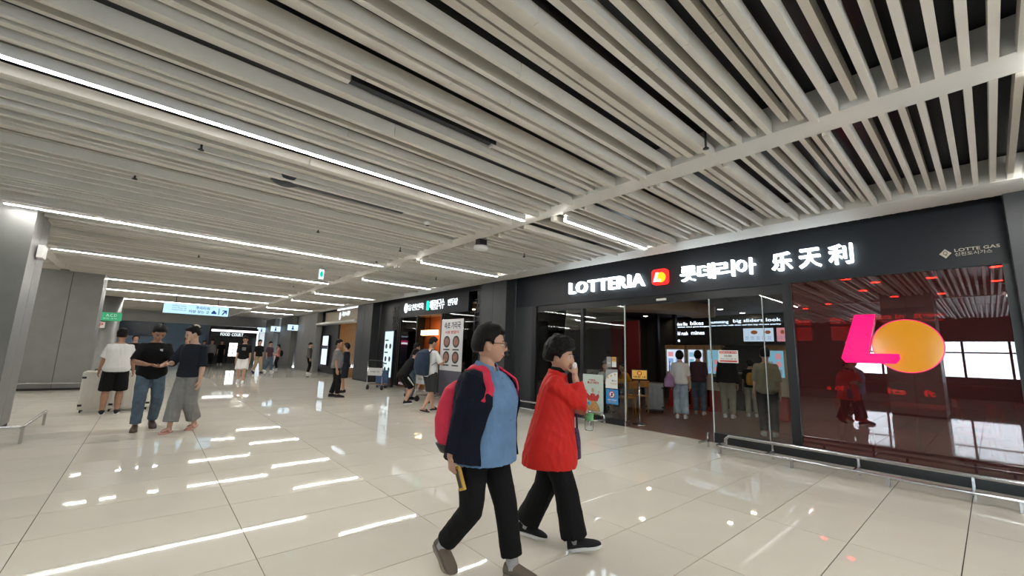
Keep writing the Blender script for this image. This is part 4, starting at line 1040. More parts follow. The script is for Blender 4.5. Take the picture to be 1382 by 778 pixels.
class Person:
    def __init__(s, label, loc, heading, H=1.62, voxel=.012, skin=None, build=1.0, deep=1.0, belly=0.0, shoulder=1.0,
                 feet=None, wrists=None, elbows=None, lean=0, side=0, twist=0, head=(0, 0, 0), pelvis=None, arms=None, hands=None, near=False,
                 knees=None, hair=None, haircol=None, face=True, group=None, headwide=1.0, headscale=1.0, seed=1, category='person'):
        s.k = k = H / 1.6; s.H = H; s.vox = voxel; s.near = near; s.seed = seed
        s.root = empty('person', loc, math.radians(heading), label, category, group)
        s.build, s.deep, s.belly = build, deep, belly
        feet = feet or [(0, .085, 0, 6), (0, -.085, 0, -6)]     # x, y, pitch, yaw : left, right
        s.foot = []
        for (fx, fy, fp, fyaw) in feet:
            Rf = rotm(fyaw, fp); off = V((.13, 0, 0)) if fp > 0 else V((-.05, 0, 0))
            base = V((fx, fy, 0)) + rotm(fyaw) @ (off * k)
            ank = base + Rf @ ((V((0, 0, .075)) - off) * k)
            s.foot.append((ank, Rf))
        L1, L2 = .385 * k, .375 * k
        s.u = u = (rotm(0, lean, side) @ V((0, 0, 1)))
        s.lat = rotm(twist, lean, side) @ V((0, 1, 0)); s.fwd = s.lat.cross(s.u)
        s.plat = V((0, 1, 0)); s.pfwd = V((1, 0, 0))
        hx = [V((0, .082 * k * min(build, 1.1), -.04 * k)), V((0, -.082 * k * min(build, 1.1), -.04 * k))]
        if pelvis is None:
            pz = .86 * k; px = 0.5 * (s.foot[0][0].x + s.foot[1][0].x); py = .5 * (s.foot[0][0].y + s.foot[1][0].y)
            for (a, _), h in zip(s.foot, hx):
                dh2 = (a.x - px - h.x) ** 2 + (a.y - py - h.y) ** 2
                pz = min(pz, a.z + math.sqrt(max(((L1 + L2) * .996) ** 2 - dh2, .01)) - h.z)
            s.P = V((px, py, pz))
        else:
            s.P = V(pelvis)
        s.hip = [s.P + h for h in hx]
        s.knee, s.ankle = [], []
        for i in (0, 1):
            pole = (s.foot[i][1] @ V((1, 0, .15))) if knees is None else V(knees[i])
            kn, an = ik(s.hip[i], s.foot[i][0], L1, L2, pole); s.knee.append(kn); s.ankle.append(an)
        s.TL = TL = .485 * k
        s.N = s.P + u * TL
        sw = .146 * k * shoulder
        s.sh = [s.P + u * (.408 * k) + s.lat * sw, s.P + u * (.408 * k) - s.lat * sw]
        A1, A2 = .272 * k, .235 * k
        s.elbow, s.wrist = [], []
        for i, sg in ((0, 1), (1, -1)):
            t = (wrists[i] if wrists and wrists[i] is not None else None)
            if t is None:
                t = s.sh[i] + s.lat * (sg * .055 * k) - V((0, 0, 1)) * (A1 + A2) * .985 + V((.05 * k, 0, 0))
            else:
                t = V(t) * k
            pole = V(elbows[i]) if elbows and elbows[i] is not None else V((-1, sg * .25, -.3))
            e, w = ik(s.sh[i], t, A1, A2, pole); s.elbow.append(e); s.wrist.append(w)
        # head
        s.hk = hk = k * headscale
        yaw, pitch, roll = head
        s.Rh = rotm(yaw, pitch, roll)
        s.C = s.N + (u * .6 + V((0, 0, 1)) * .4).normalized() * (.045 * k) + s.Rh @ V((.014, 0, .098)) * hk
        # ---- one continuous body
        m = M()
        s.torso(m, -.016, -.20, .93); s.torso(m, 0, .90, 1.0)
        m.tube([s.N - u * .05 * k, s.N + u * .02 * k, s.C + s.Rh @ V((-.018, 0, -.045)) * hk], [.062 * k, .052 * k, .05 * k], 16)
        P, _ = head_pts(hk, 96 if near else 40, 76 if near else 32, True, headwide)
        P = P @ np.array(s.Rh).T + np.array(s.C)
        grid_mesh(m, P)
        for sg in (1, -1):
            m.ball(s.C + s.Rh @ V((-.008, sg * .077 * headwide, -.012)) * hk, .019 * hk, .009 * hk, .031 * hk, rot=s.Rh @ rotm(sg * -18, -8))
        for i in (0, 1):
            h, kn, an = s.hip[i], s.knee[i], s.ankle[i]; b = build
            m.tube([h + V((0, 0, .03)) * k, h.lerp(kn, .15), h.lerp(kn, .5), h.lerp(kn, .85), kn, kn.lerp(an, .12), kn.lerp(an, .35), kn.lerp(an, .7), an + (kn - an).normalized() * .02 * k, an - V((0, 0, .03)) * k],
                   [x * k * (b if j < 4 else (1 + b) / 2) for j, x in enumerate([.074, .080, .070, .058, .054, .053, .056, .043, .035, .034])], 16)
            Rf = s.foot[i][1]
            m.tube([an + Rf @ V((-.040, 0, -.028)) * k, an + Rf @ V((.0, 0, -.022)) * k, an + Rf @ V((.07, 0, -.030)) * k, an + Rf @ V((.13, 0, -.036)) * k, an + Rf @ V((.17, 0, -.040)) * k],
                   [(.024 * k, .022 * k), (.028 * k, .030 * k), (.032 * k, .018 * k), (.034 * k, .012 * k), (.024 * k, .009 * k)], 12, side=Rf @ V((0, 1, 0)))
            S, E_, W = s.sh[i], s.elbow[i], s.wrist[i]
            m.tube([S, S.lerp(E_, .3), S.lerp(E_, .7), E_, E_.lerp(W, .25), E_.lerp(W, .6), W],
                   [x * k * (1 + b) / 2 for x in [.052, .050, .043, .038, .040, .033, .026]], 14, round_ends=True)
            hd = (hands[i] if hands and hands[i] else {})
            sg = 1 if i == 0 else -1
            d = V(hd.get('d', (W - E_))); n = V(hd.get('n', (.15, -sg, 0)))
            s_l, s_n = hand(m, W, d, n, sg, k * hd.get('s', 1.0), hd.get('curl', (.3, .45, .35)), hd.get('thumb', .6), 1.0, hd.get('grip', 0))
        me = remeshed(m, voxel, 2)
        s.skin = skin or SKIN
        s.body = mesh_obj('body', me, s.skin, s.root)
        s.headwide = headwide
        # ---- hair and face
        if hair is not None:
            hm = hair_mesh(hair, hk, s.Rh, s.C, seed, near, headwide)
            hm.build('hair', haircol or HAIR, s.root, smooth=True)
        if face:
            s.face_parts(near)
    def at_head(s, p):
        return s.C + s.Rh @ V(p) * s.hk
    def face_parts(s, near):
        for sg in (1, -1):
            c = s.at_head((.0765, sg * .031, .001))
            e = M().ball(c, .009 * s.hk, .0135 * s.hk, .0046 * s.hk, 12, 8, s.Rh @ rotm(sg * 22)).build('eye', EYEW if near else EYED, s.root, True)
            if near:
                M().ball(s.at_head((.0838, sg * .030, .0015)), .0030 * s.hk, .0056 * s.hk, .0046 * s.hk, 10, 6, s.Rh).build('iris', EYED, e, True)
            b = M()
            b.tube([s.at_head((.0885, sg * .016, .0255)), s.at_head((.0865, sg * .030, .0285)), s.at_head((.076, sg * .046, .0235))], [(.0028 * s.hk, .0024 * s.hk)] * 3, 6, round_ends=True)
            b.build('eyebrow', HAIR, s.root, True)
        l = M()
        l.tube([s.at_head((.079, .022, -.0635)), s.at_head((.0872, .010, -.0620)), s.at_head((.0885, 0, -.0630)), s.at_head((.0872, -.010, -.0620)), s.at_head((.079, -.022, -.0635))],
               [(.003 * s.hk, .003 * s.hk)] + [(.0075 * s.hk, .0042 * s.hk)] * 3 + [(.003 * s.hk, .003 * s.hk)], 8, side=(0, 0, 1), round_ends=True)
        l.build('lips', LIPS, s.root, True)
    def tp(s, t):
        return s.P + s.u * (s.TL * t)
    def torso(s, m, ease, t0, t1, rings=None, flare=0.0):
        """torso volume between t0 and t1 with `ease` added; rings overrides the profile"""
        prof = rings or TORSO; ts = [r[0] for r in prof]
        n = 14; out = []
        for i in range(n + 1):
            t = t0 + (t1 - t0) * i / n
            w = np.interp(t, ts, [r[1] for r in prof]); d = np.interp(t, ts, [r[2] for r in prof]); o = np.interp(t, ts, [r[3] for r in prof])
            if rings is None:
                o = o + s.belly * .5 * math.exp(-((t - .3) / .28) ** 2); d = d + s.belly * .5 * math.exp(-((t - .3) / .28) ** 2)
            b = s.build if t < .8 else (s.build + 1) / 2
            if t > .93: b = 1
            bl = min(max((t - .05) / .4, 0), 1)
            lat = (s.plat * (1 - bl) + s.lat * bl).normalized(); fw = (s.pfwd * (1 - bl) + s.fwd * bl).normalized()
            fl = flare * max(0, (.25 - t))
            out.append(ring(s.tp(t) + fw * o * s.k, lat, fw, (w * b + ease + fl) * s.k, (d * b * s.deep + ease + fl) * s.k))
        m.loft(out)
    def sleeve(s, m, i, length, radii, drop=0.0):
        """tube from shoulder towards the wrist; length 1 = elbow, 2 = wrist"""
        S, E_, W = s.sh[i], s.elbow[i], s.wrist[i]; k = s.k
        pts = [S.lerp(E_, -.12)]
        n = 7
        for j in range(1, n + 1):
            t = length * j / n
            pts.append(S.lerp(E_, t) if t <= 1 else E_.lerp(W, t - 1))
        rr = [float(np.interp(j / n, np.linspace(0, 1, len(radii)), radii)) * k for j in range(n + 1)]
        m.tube(pts, rr, 16)
        m.ball(S, rr[0] * .96, n=14, m=10)
    def top(s, name, material, ease=.014, hem=-.12, neck=.965, sleeves=1.0, srad=(.056, .062, .064), flare=.05, rings=None, wrinkle=.006, freq=55, cut=None, solid=0, vox=None, label=None, smooth=4):
        m = M()
        s.torso(m, ease, hem, neck, rings, flare)
        if sleeves:
            for i in (0, 1): s.sleeve(m, i, sleeves if not isinstance(sleeves, tuple) else sleeves[i], srad)
        me = remeshed(m, vox or s.vox * 1.1, smooth, wrinkle * s.k, freq / s.k, s.seed * 7 + len(name), cut=cut)
        o = mesh_obj(name, me, material, s.root)
        if solid:
            sm = o.modifiers.new('solid', 'SOLIDIFY'); sm.thickness = solid; sm.offset = -1
        if label: o['label'] = label
        return o
    def bottom(s, name, material, ease=.017, waist=.14, length=2.0, lrad=(.098, .095, .085, .08, .078), wrinkle=.007, freq=48, flare=0, vox=None, skirt=None):
        m = M()
        if skirt is None:
            s.torso(m, ease, -.20, waist)
            for i in (0, 1):
                h, kn, an = s.hip[i], s.knee[i], s.ankle[i]; pts = []; n = 9
                for j in range(n + 1):
                    t = length * j / n
                    pts.append(h.lerp(kn, t) if t <= 1 else kn.lerp(an, t - 1))
                pts[0] = pts[0] + V((0, 0, .03)) * s.k
                rr = [float(np.interp(j / n, np.linspace(0, 1, len(lrad)), lrad)) * s.k for j in range(n + 1)]
                m.tube(pts, rr, 18)
        else:
            s.torso(m, ease, -.1, waist)
            c0 = s.tp(.05); c1 = (s.knee[0] + s.knee[1]) / 2; c1 = c0.lerp(c1, skirt[0])
            m.loft([ring(c0.lerp(c1, t), s.plat, s.pfwd, s.k * (.17 + (skirt[1] - .17) * t), s.k * (.125 + (skirt[2] - .125) * t)) for t in np.linspace(0, 1, 6)])
        me = remeshed(m, vox or s.vox * 1.1, 4, wrinkle * s.k, freq / s.k, s.seed * 11 + 3, stretch=(1, 1, .55))
        return mesh_obj(name, me, material, s.root)
    def shoe(s, i, material, sole, kind='shoe', socks=None):
        an, Rf = s.foot[i][0], s.foot[i][1]; an = s.ankle[i]; k = s.k
        q = lambda x, y, z: an + Rf @ (V((x, y, z - .075)) * k)
        lat = Rf @ V((0, 1, 0))
        r = s.root
        def outline(z, gx=0.0, gy=0.0):
            pts = [(-.062, .0), (-.055, .024), (-.02, .034), (.04, .035), (.10, .046), (.15, .043), (.185, .026), (.197, 0)]
            pts = pts + [(x, -y) for x, y in pts[-2:0:-1]]
            return [q(x * (1 + gx) + .0, y * (1 + gy), z) for x, y in pts]
        so = M().loft([outline(0, .0, .0), outline(.006, .02, .05), outline(.02, .02, .04), outline(.024, .0, .0)])
        if kind == 'sandal':
            sh = so.build('sandal', sole, r, True)
            st = M()
            st.tube([q(.07, .047, .02), q(.075, .04, .052), q(.08, 0, .066), q(.075, -.04, .052), q(.07, -.047, .02)], [(.024 * k, .006 * k)] * 5, 10, side=Rf @ V((1, 0, 0)))
            st.build('strap', material, sh, True)
            return
        m = M()
        hs = [(-.066, .012, .012, .03), (-.058, .030, .033, .055), (-.025, .036, .040, .066), (.02, .037, .040, .07), (.06, .041, .032, .062), (.10, .047, .026, .052), (.145, .046, .021, .044), (.180, .034, .016, .036), (.198, .012, .010, .028)]
        rings = []
        for x, w, h, zc in hs:
            c = q(x, 0, zc - h * .35)
            rings.append(ring(c, lat, Rf @ V((0, 0, 1)), w * k, h * k, 16))
        m.loft(rings)
        if kind == 'shoe' or kind == 'sneaker':
            m.tube([q(-.012, 0, .05), q(-.015, 0, .085)], [(.040 * k, .050 * k), (.037 * k, .047 * k)], 14, side=lat)
        sh = mesh_obj('shoe', remeshed(m, min(s.vox, .007), 3), material, r)
        so.build('sole', sole, sh, True)
        if socks is not None:
            t = s.knee[i]
            d = (t - an).normalized()
            M().tube([an - d * .02 * k, an + d * .03 * k, an + d * socks * k], [.041 * k, .040 * k, .043 * k], 14).build('sock', SOCK, r, True)
SKIN = mat('skin', (.48, .275, .19), .5, noise=.08, scale=14)
SKIN_PALE = mat('skin_pale', (.54, .34, .25), .5, noise=.06, scale=14)
SKIN_TAN = mat('skin_tan', (.34, .18, .115), .5, noise=.08, scale=14)
HAIR = mat('hair_black', (.0045, .0038, .0036), .62, spec=.2, noise=.5, scale=60, bump=.4, bscale=140, stretch=(1, 1, .2))
EYEW = mat('eye_white', (.75, .72, .70), .25)
EYED = mat('eye_dark', (.012, .008, .006), .2)
LIPS = mat('lips', (.42, .16, .14), .45)
SOCK = mat('sock_grey', (.40, .40, .42), .9, noise=.1, scale=90, bump=.2)
def cloth(name, col, rough=.85, n=.10, b=.18):
    return mat(name, col, rough, spec=.25, noise=n, scale=9, bump=b, bscale=180)
NAVY = cloth('knit_navy', (.0045, .0065, .017)); CHAMBRAY = cloth('chambray_blue', (.125, .225, .39), n=.12)
BLACK = cloth('cloth_black', (.0045, .0045, .0055)); PINK = cloth('nylon_pink', (.66, .030, .075), .55)
RED = cloth('shell_red', (.56, .016, .012), .6, n=.08); GREYSHOE = cloth('knit_taupe', (.16, .13, .105)); WHITE_SOLE = mat('sole_white', (.72, .72, .72), .5)
TAUPE_SOLE = mat('sole_taupe', (.24, .20, .165), .6); BLACKSHOE = cloth('knit_black_shoe', (.018, .018, .02)); YELLOW = mat('phone_yellow', (.55, .33, .05), .4)
DARK = mat('plastic_black', (.012, .012, .013), .4); FRAME = mat('glasses_brown', (.05, .022, .015), .3); GREYTRIM = cloth('lining_grey', (.16, .16, .17))
PURPLE = cloth('bag_purple', (.045, .012, .065)); TISSUE = mat('tissue_white', (.8, .8, .8), .9); CLEAR = glass_mat('clear_plastic', (.93, .96, .97), 1.12, .03)
CAPBLUE = mat('cap_blue', (.10, .38, .60), .4); STEEL = mat('steel', (.62, .62, .63), .28, 1.0)

# -- woman in a blue shirt with a pink backpack, walking
A = Person('woman in blue shirt and navy cardigan walking with a pink backpack', (1.775, 2.225, 0), -76, 1.555, .0055, SKIN, build=1.10, deep=1.30, belly=.045,
           feet=[(.16, .075, 0, 4), (-.34, -.085, 34, -8)], wrists=[(-.10, .25, .70), (-.13, -.255, .70)], elbows=[None, (-1, -.35, -.1)],
           hands=[{}, {'d': (.16, .03, -1), 'n': (.35, 1, 0), 'curl': (.75, .8, .5), 'grip': .5}], lean=2, head=(35, 2, 0), near=True, hair=dict(front=.56, temple=.30, side=-.02, ear=.16, nape=-.46, thick=.020, top=.028, bump=.0022, freq=60, part=.12, back=.008), seed=3, headwide=1.04, headscale=1.12)
k = A.k
A.bottom('trousers', BLACK, ease=.014, length=1.86, lrad=(.104, .10, .088, .078, .074, .072), wrinkle=.004)
SHRINGS = [(-.28, .178, .128, .010), (0, .176, .128, .012), (.3, .168, .130, .018), (.55, .166, .136, .024), (.70, .164, .122, .016), (.86, .156, .092, 0), (.955, .095, .068, -.008), (1.0, .06, .06, -.004)]
A.top('shirt', CHAMBRAY, ease=.020, hem=-.28, neck=.955, sleeves=0, flare=.04, rings=SHRINGS, wrinkle=.006, freq=45)
def open_front(p, a=A):
    q = p - a.tp((p - a.P).dot(a.u) / a.TL); f = q.dot(a.fwd); l = q.dot(a.lat)
    t = (p - a.P).dot(a.u) / a.TL
    return f > .02 and abs(l) < (.205 - .090 * min(max(t, 0), 1)) * a.k and t < 1.2
A.top('cardigan', NAVY, rings=SHRINGS, ease=.036, hem=-.25, neck=.95, sleeves=1.93, srad=(.066, .068, .062, .055, .051), flare=.05, wrinkle=.006, freq=50, cut=open_front, solid=.006)
# collar
def collar(a, material, r=.066, h=.045, tilt=.022, gap=.35, name='collar'):
    m = M(); n = 26; lo, hi = [], []
    c = a.N - a.u * .012 * a.k
    pts = []
    for j in range(n + 1):
        t = gap + (2 * math.pi - 2 * gap) * j / n
        d = a.fwd * math.cos(t) + a.lat * math.sin(t)
        fr = max(math.cos(t), 0)
        b = c + d * (r * a.k) - a.u * (.03 * fr * a.k)
        pts.append((b + a.u * h * .9 * a.k, b + d * tilt * a.k - a.u * (.010 + .030 * fr) * a.k))
    vs = [p for q in pts for p in q]
    m.add(vs, [(2 * j, 2 * j + 1, 2 * j + 3, 2 * j + 2) for j in range(n)])
    o = m.build(name, material, a.root, True)
    s_ = o.modifiers.new('solid', 'SOLIDIFY'); s_.thickness = .006; s_.offset = 0
    return o
collar(A, CHAMBRAY, r=.074, h=.052, tilt=.034, gap=.22)
for t in (.86, .68, .5, .32, .14):
    d_ = np.interp(t, [r[0] for r in TORSO], [r[2] for r in TORSO]); o_ = np.interp(t, [r[0] for r in TORSO], [r[3] for r in TORSO])
    bl_ = A.belly * .5 * math.exp(-((t - .3) / .28) ** 2)
    pos = A.tp(t) + A.fwd * ((d_ + bl_) * A.build * A.deep + .018 + o_ + bl_) * k
    M().ball(pos, .004, .006, .006, 8, 6).build('button', CHAMBRAY, A.root, True)
A.shoe(0, GREYSHOE, TAUPE_SOLE, 'shoe', .12); A.shoe(1, GREYSHOE, TAUPE_SOLE, 'shoe', .12)
# glasses
g = M()
for sg in (1, -1):
    c = V((.098, sg * .033, .000)); n = 16
    ringp = [A.at_head(c + V((-.004 * (abs(math.cos(2 * math.pi * j / n)) if math.cos(2 * math.pi * j / n) * sg > 0 else 0), .026 * math.cos(2 * math.pi * j / n), .019 * math.sin(2 * math.pi * j / n)))) for j in range(n + 1)]
    g.tube(ringp, .0022, 6)
    g.tube([A.at_head((.096, sg * .058, .008)), A.at_head((.080, sg * .078, .010)), A.at_head((.0, sg * .082, .008)), A.at_head((-.02, sg * .082, -.008))], .0022, 6)
g.tube([A.at_head((.099, .008, .004)), A.at_head((.102, 0, .006)), A.at_head((.099, -.008, .004))], .002, 6)
g.build('glasses', FRAME, A.root, True)
# backpack (worn: a thing of its own)
bp = empty('backpack', A.root.location, A.root.rotation_euler.z, 'pink backpack worn by the woman in the blue shirt', 'backpack')
m = M()
rg = []
for t, w, d in ((-.22, .06, .03), (-.20, .125, .07), (-.05, .15, .105), (.2, .15, .115), (.45, .145, .10), (.65, .125, .075), (.76, .08, .04), (.79, .03, .015)):
    rg.append(ring(A.tp(t) - A.fwd * (.175 + d * .75) * k, A.lat, A.fwd, w * k, d * k, 24, 2.8))
m.loft(rg)
pk = mesh_obj('pack_body', remeshed(m, .008, 5, .004, 30, 5), PINK, bp)
m = M(); m.loft([ring(A.tp(t) - A.fwd * (.175 + d * .75) * k, A.lat, A.fwd, w * k, d * k, 24, 2.8) for t, w, d in ((-.26, .07, .04), (-.25, .125, .075), (-.14, .146, .098), (-.12, .12, .08))])
m.build('pack_base', DARK, bp, True)
for sg in (1, -1):
    def sf_(t, th, ease=.038):
        w_ = np.interp(t, [r[0] for r in TORSO], [r[1] for r in TORSO]) * A.build; d_ = np.interp(t, [r[0] for r in TORSO], [r[2] for r in TORSO]); o_ = np.interp(t, [r[0] for r in TORSO], [r[3] for r in TORSO])
        bl = A.belly * .5 * math.exp(-((t - .3) / .28) ** 2)
        th = math.radians(th)
        return A.tp(t) + A.fwd * (o_ + bl + ((d_ + bl) * A.build * A.deep + ease) * math.cos(th)) * k + A.lat * sg * (w_ + ease) * math.sin(th) * k
    pts = [A.tp(.84) - A.fwd * .15 * k + A.lat * sg * .075 * k, A.tp(.955) - A.fwd * .085 * k + A.lat * sg * .088 * k, A.tp(.992) - A.fwd * .015 * k + A.lat * sg * .094 * k, A.tp(.945) + A.fwd * .070 * k + A.lat * sg * .100 * k,
           sf_(.84, 42, .048), sf_(.74, 43, .05), sf_(.66, 47, .05), sf_(.60, 51, .05), sf_(.55, 57, .046), sf_(.52, 66, -.04)]
    # refine the path
    fine = []
    for j in range(len(pts) - 1):
        p0, p1, p2, p3 = pts[max(j - 1, 0)], pts[j], pts[j + 1], pts[min(j + 2, len(pts) - 1)]
        for q in range(6):
            t = q / 6; fine.append(.5 * ((2 * p1) + (p2 - p0) * t + (2 * p0 - 5 * p1 + 4 * p2 - p3) * t * t + (3 * p1 - p0 - 3 * p2 + p3) * t ** 3))
    fine.append(pts[-1])
    vs, fs = [], []
    for j, p in enumerate(fine):
        tn = (fine[min(j + 1, len(fine) - 1)] - fine[max(j - 1, 0)]).normalized()
        out = (p - (A.P + A.u * (p - A.P).dot(A.u))); out = (out - tn * out.dot(tn)).normalized()
        if (p - A.P).dot(A.u) / A.TL > .9: out = (out + A.u * 1.2).normalized(); out = (out - tn * out.dot(tn)).normalized()
        w = tn.cross(out) * .026 * k
        vs += [p - w - out * .004, p + w - out * .004, p + w + out * .008, p - w + out * .008]
        if j:
            b_ = (j - 1) * 4; fs += [(b_ + q, b_ + (q + 1) % 4, b_ + 4 + (q + 1) % 4, b_ + 4 + q) for q in range(4)]
    m = M(); m.add(vs, fs); m.build('shoulder_strap', PINK, bp, True)
# phone in her hand
W, E_ = A.wrist[1], A.elbow[1]
dh = V((.16, .03, -1)).normalized()
c = W + dh * .125 * k + V((.05, .012, .0))
ph = empty('phone', A.root.location, A.root.rotation_euler.z, 'yellow phone wallet in the hand of the woman in blue', 'phone')
az = (dh + V((.25, 0, 0))).normalized(); ax = V((.3, .95, 0)).cross(az).normalized(); ay = az.cross(ax)
M().obox(c, ax * .030, ay * .010, az * .072).build('case', YELLOW, ph, bevel=.004)
M().obox(c - ay * .0105, ax * .016, ay * .0022, az * .055).build('screen', DARK, ph, bevel=.001)

# -- woman in a red jacket holding a tissue to her mouth
B = Person('woman in red jacket walking with a tissue at her mouth', (2.385, 2.30, 0), -52, 1.475, .0055, SKIN, build=1.0, deep=1.12, belly=.02,
           feet=[(-.17, .07, 10, 4), (.24, -.075, -14, -3)], wrists=[(.235, .06, 1.04), (.235, -.05, 1.325)], elbows=[(-1, .5, -.2), (0, -.25, -1)],
           hands=[{'d': (1, -.35, .05), 'n': (.3, -1, 0), 'curl': (.7, .7, .4), 'grip': .4}, {'d': (-.05, .22, 1), 'n': (-.75, .5, 0), 'curl': (.45, .6, .4), 'grip': .5}], lean=6, head=(-14, 6, 0), near=True,
           hair=dict(front=.46, temple=.20, side=-.14, ear=.0, nape=-.42, thick=.034, top=.050, bump=.008, freq=95, str=(1, 1, 1), back=.014, soft=.12), seed=8, headwide=1.02, headscale=1.10)
k = B.k
B.bottom('trousers', BLACK, ease=.014, length=1.93, lrad=(.106, .105, .098, .098, .102, .108), wrinkle=.006)
REDRINGS = [(-.56, .172, .150, .02), (-.50, .188, .172, .02), (-.3, .196, .172, .015), (0, .194, .160, .005), (.3, .185, .148, .01), (.58, .175, .138, .012), (.76, .175, .120, .006), (.88, .150, .090, -.006), (.95, .092, .076, -.008), (1.04, .072, .072, .0)]
B.top('jacket', RED, ease=.006, hem=-.52, neck=1.02, sleeves=1.80, srad=(.078, .084, .080, .068, .062), rings=REDRINGS, wrinkle=.010, freq=42, smooth=9)
collar(B, RED, r=.076, h=.050, tilt=.008, gap=.3)
m = M(); m.tube([B.tp(1.04) + V((0, 0, 0)), B.tp(1.12)], [(.066 * k, .064 * k), (.058 * k, .056 * k)], 18); m.build('inner_shirt', BLACK, B.root, True)
# jacket front facing (grey placket)
vs = []; fs = []
for j, t in enumerate(np.linspace(-.58, .55, 12)):
    d_ = np.interp(t, [r[0] for r in REDRINGS], [r[2] for r in REDRINGS]); o_ = np.interp(t, [r[0] for r in REDRINGS], [r[3] for r in REDRINGS])
    for l_, f_ in ((-.022, .004), (.03, .004), (.03, .018), (-.022, .018)):
        vs.append(B.tp(t) + B.fwd * (d_ + o_ + f_) * k + B.lat * l_)
    if j: fs += [((j - 1) * 4 + q, (j - 1) * 4 + (q + 1) % 4, j * 4 + (q + 1) % 4, j * 4 + q) for q in range(4)]
m = M(); m.add(vs, fs); m.build('placket', GREYTRIM, B.root, True)
B.shoe(0, BLACKSHOE, WHITE_SOLE, 'sneaker', .1); B.shoe(1, BLACKSHOE, WHITE_SOLE, 'sneaker', .1)
# tissue
ts = M(); c = B.at_head((.122, -.020, -.055))
ts.ball(c, .020, .016, .028, 12, 8)
to = mesh_obj('tissue', remeshed(ts, .004, 1, .004, 90, 3), TISSUE, None, B.root.location); to.rotation_euler.z = B.root.rotation_euler.z
tag(to, 'crumpled white tissue held at the mouth of the woman in red', 'tissue')
# bottle in left hand
lh = B.wrist[0] + V((1, -.35, .05)).normalized() * .10 * k + V((.02, -.03, -.04))
bt = empty('water_bottle', B.root.matrix_basis @ lh if False else (Matrix.Translation(B.root.location) @ Matrix.Rotation(B.root.rotation_euler.z, 4, 'Z')) @ (lh - V((0, 0, .10))), 0, 'clear water bottle with blue cap held by the woman in red', 'bottle')
M().lathe((0, 0, 0), [(.02, 0), (.031, .006), (.032, .05), (.030, .06), (.032, .07), (.032, .125), (.030, .14), (.016, .175), (.0125, .182), (.0125, .195)], 20).build('bottle_body', CLEAR, bt, True)
M().lathe((0, 0, .190), [(.0145, 0), (.0155, .002), (.0155, .018), (.013, .021)], 18).build('cap', CAPBLUE, bt, True)
M().lathe((0, 0, .075), [(.0325, 0), (.0327, .004), (.0327, .045), (.0325, .048)], 20).build('bottle_label', mat('label_green', (.10, .30, .12), .5, noise=.5, scale=40), bt, True)
# purple bag on her left arm
pb = empty('handbag', B.root.location, B.root.rotation_euler.z, 'dark purple patterned bag hanging beside the woman in red', 'bag')
c = V((.185, .12, .72)); m = M()
m.loft([ring(c + V((0, 0, z)), V((1, 0, 0)), V((0, 1, 0)), a * .5, b * .5, 20, 3) for z, a, b in ((-.14, .11, .04), (-.13, .16, .07), (0, .15, .07), (.09, .12, .04), (.10, .09, .02))])
mesh_obj('bag_body', remeshed(m, .008, 3, .004, 40, 4), mat('bag_purple_print', (.06, .018, .085), .6, noise=.8, scale=60), pb)
m = M(); m.tube([c + V((-.045, 0, .09)), c + V((-.04, 0, .20)), c + V((0, -.01, .25)), c + V((.04, 0, .20)), c + V((.045, 0, .09))], .008, 8); m.build('handle', PURPLE, pb, True)

# ---------------------------------------------------------------- the other people
JEANS = cloth('jeans_blue', (.085, .125, .165), n=.25); LIGHTJEANS = cloth('jeans_light', (.34, .43, .50), n=.2); GREYWIDE = cloth('linen_grey', (.22, .22, .215), n=.12); WHITETEE = cloth('tee_white', (.70, .70, .70), n=.04); SLATE = cloth('tee_slate', (.011, .015, .023))
CHAR = cloth('shorts_charcoal', (.035, .036, .037)); LGREY = cloth('polo_grey', (.17, .17, .175)); BEIGE = cloth('chino_beige', (.36, .28, .19)); ROSE = cloth('coat_rose', (.42, .20, .17)); KHAKI = cloth('khaki', (.27, .25, .19)); OLIVE = cloth('olive_tee', (.25, .215, .145)); PLUM = cloth('plum_jacket', (.065, .036, .05)); MUSTARD = cloth('mustard', (.50, .24, .02)); DKGREY = cloth('jacket_dark_grey', (.09, .088, .082)); BROWNSHOE = mat('leather_brown', (.07, .04, .028), .4); PINKS = mat('sandal_pink', (.60, .33, .28), .6); BONE = mat('clip_bone', (.70, .64, .52), .5); WHITESHOE = mat('shoe_white', (.62, .62, .62), .6); PACKNAVY = cloth('pack_navy', (.020, .035, .065), .7); DRESS = cloth('dress_navy', (.010, .013, .022))
SHORT = dict(front=.57, temple=.40, side=.05, ear=.18, nape=-.38, thick=.013, top=.034, bump=.004, freq=80)
BOB = dict(front=.52, temple=.20, side=-.30, nape=-.75, thick=.022, top=.026, bump=.002, freq=60)
UPDO = dict(front=.60, temple=.40, side=.0, ear=.15, nape=-.35, thick=.012, top=.024, bump=.002, freq=60, back=.018)
def simple(label, loc, heading, H, topm, botm, shoem, solem=None, vox=.012, hair=SHORT, sleeves=.9, length=1.93, lrad=None, hem=-.12, skirt=None, shoes='shoe', ease=.016, srad=(.056, .064, .066), face=True, **kw):
    p = Person(label, loc, heading, H, vox, hair=hair, face=face, **kw)
    p.bottom('trousers' if skirt is None and length > 1.3 else ('skirt' if skirt else 'shorts'), botm, length=length, lrad=lrad or (.098, .094, .082, .075, .070), skirt=skirt)
    p.top('shirt', topm, ease=ease, hem=hem, sleeves=sleeves, srad=srad)
    for i in (0, 1): p.shoe(i, shoem, solem or shoem, shoes)
    return p
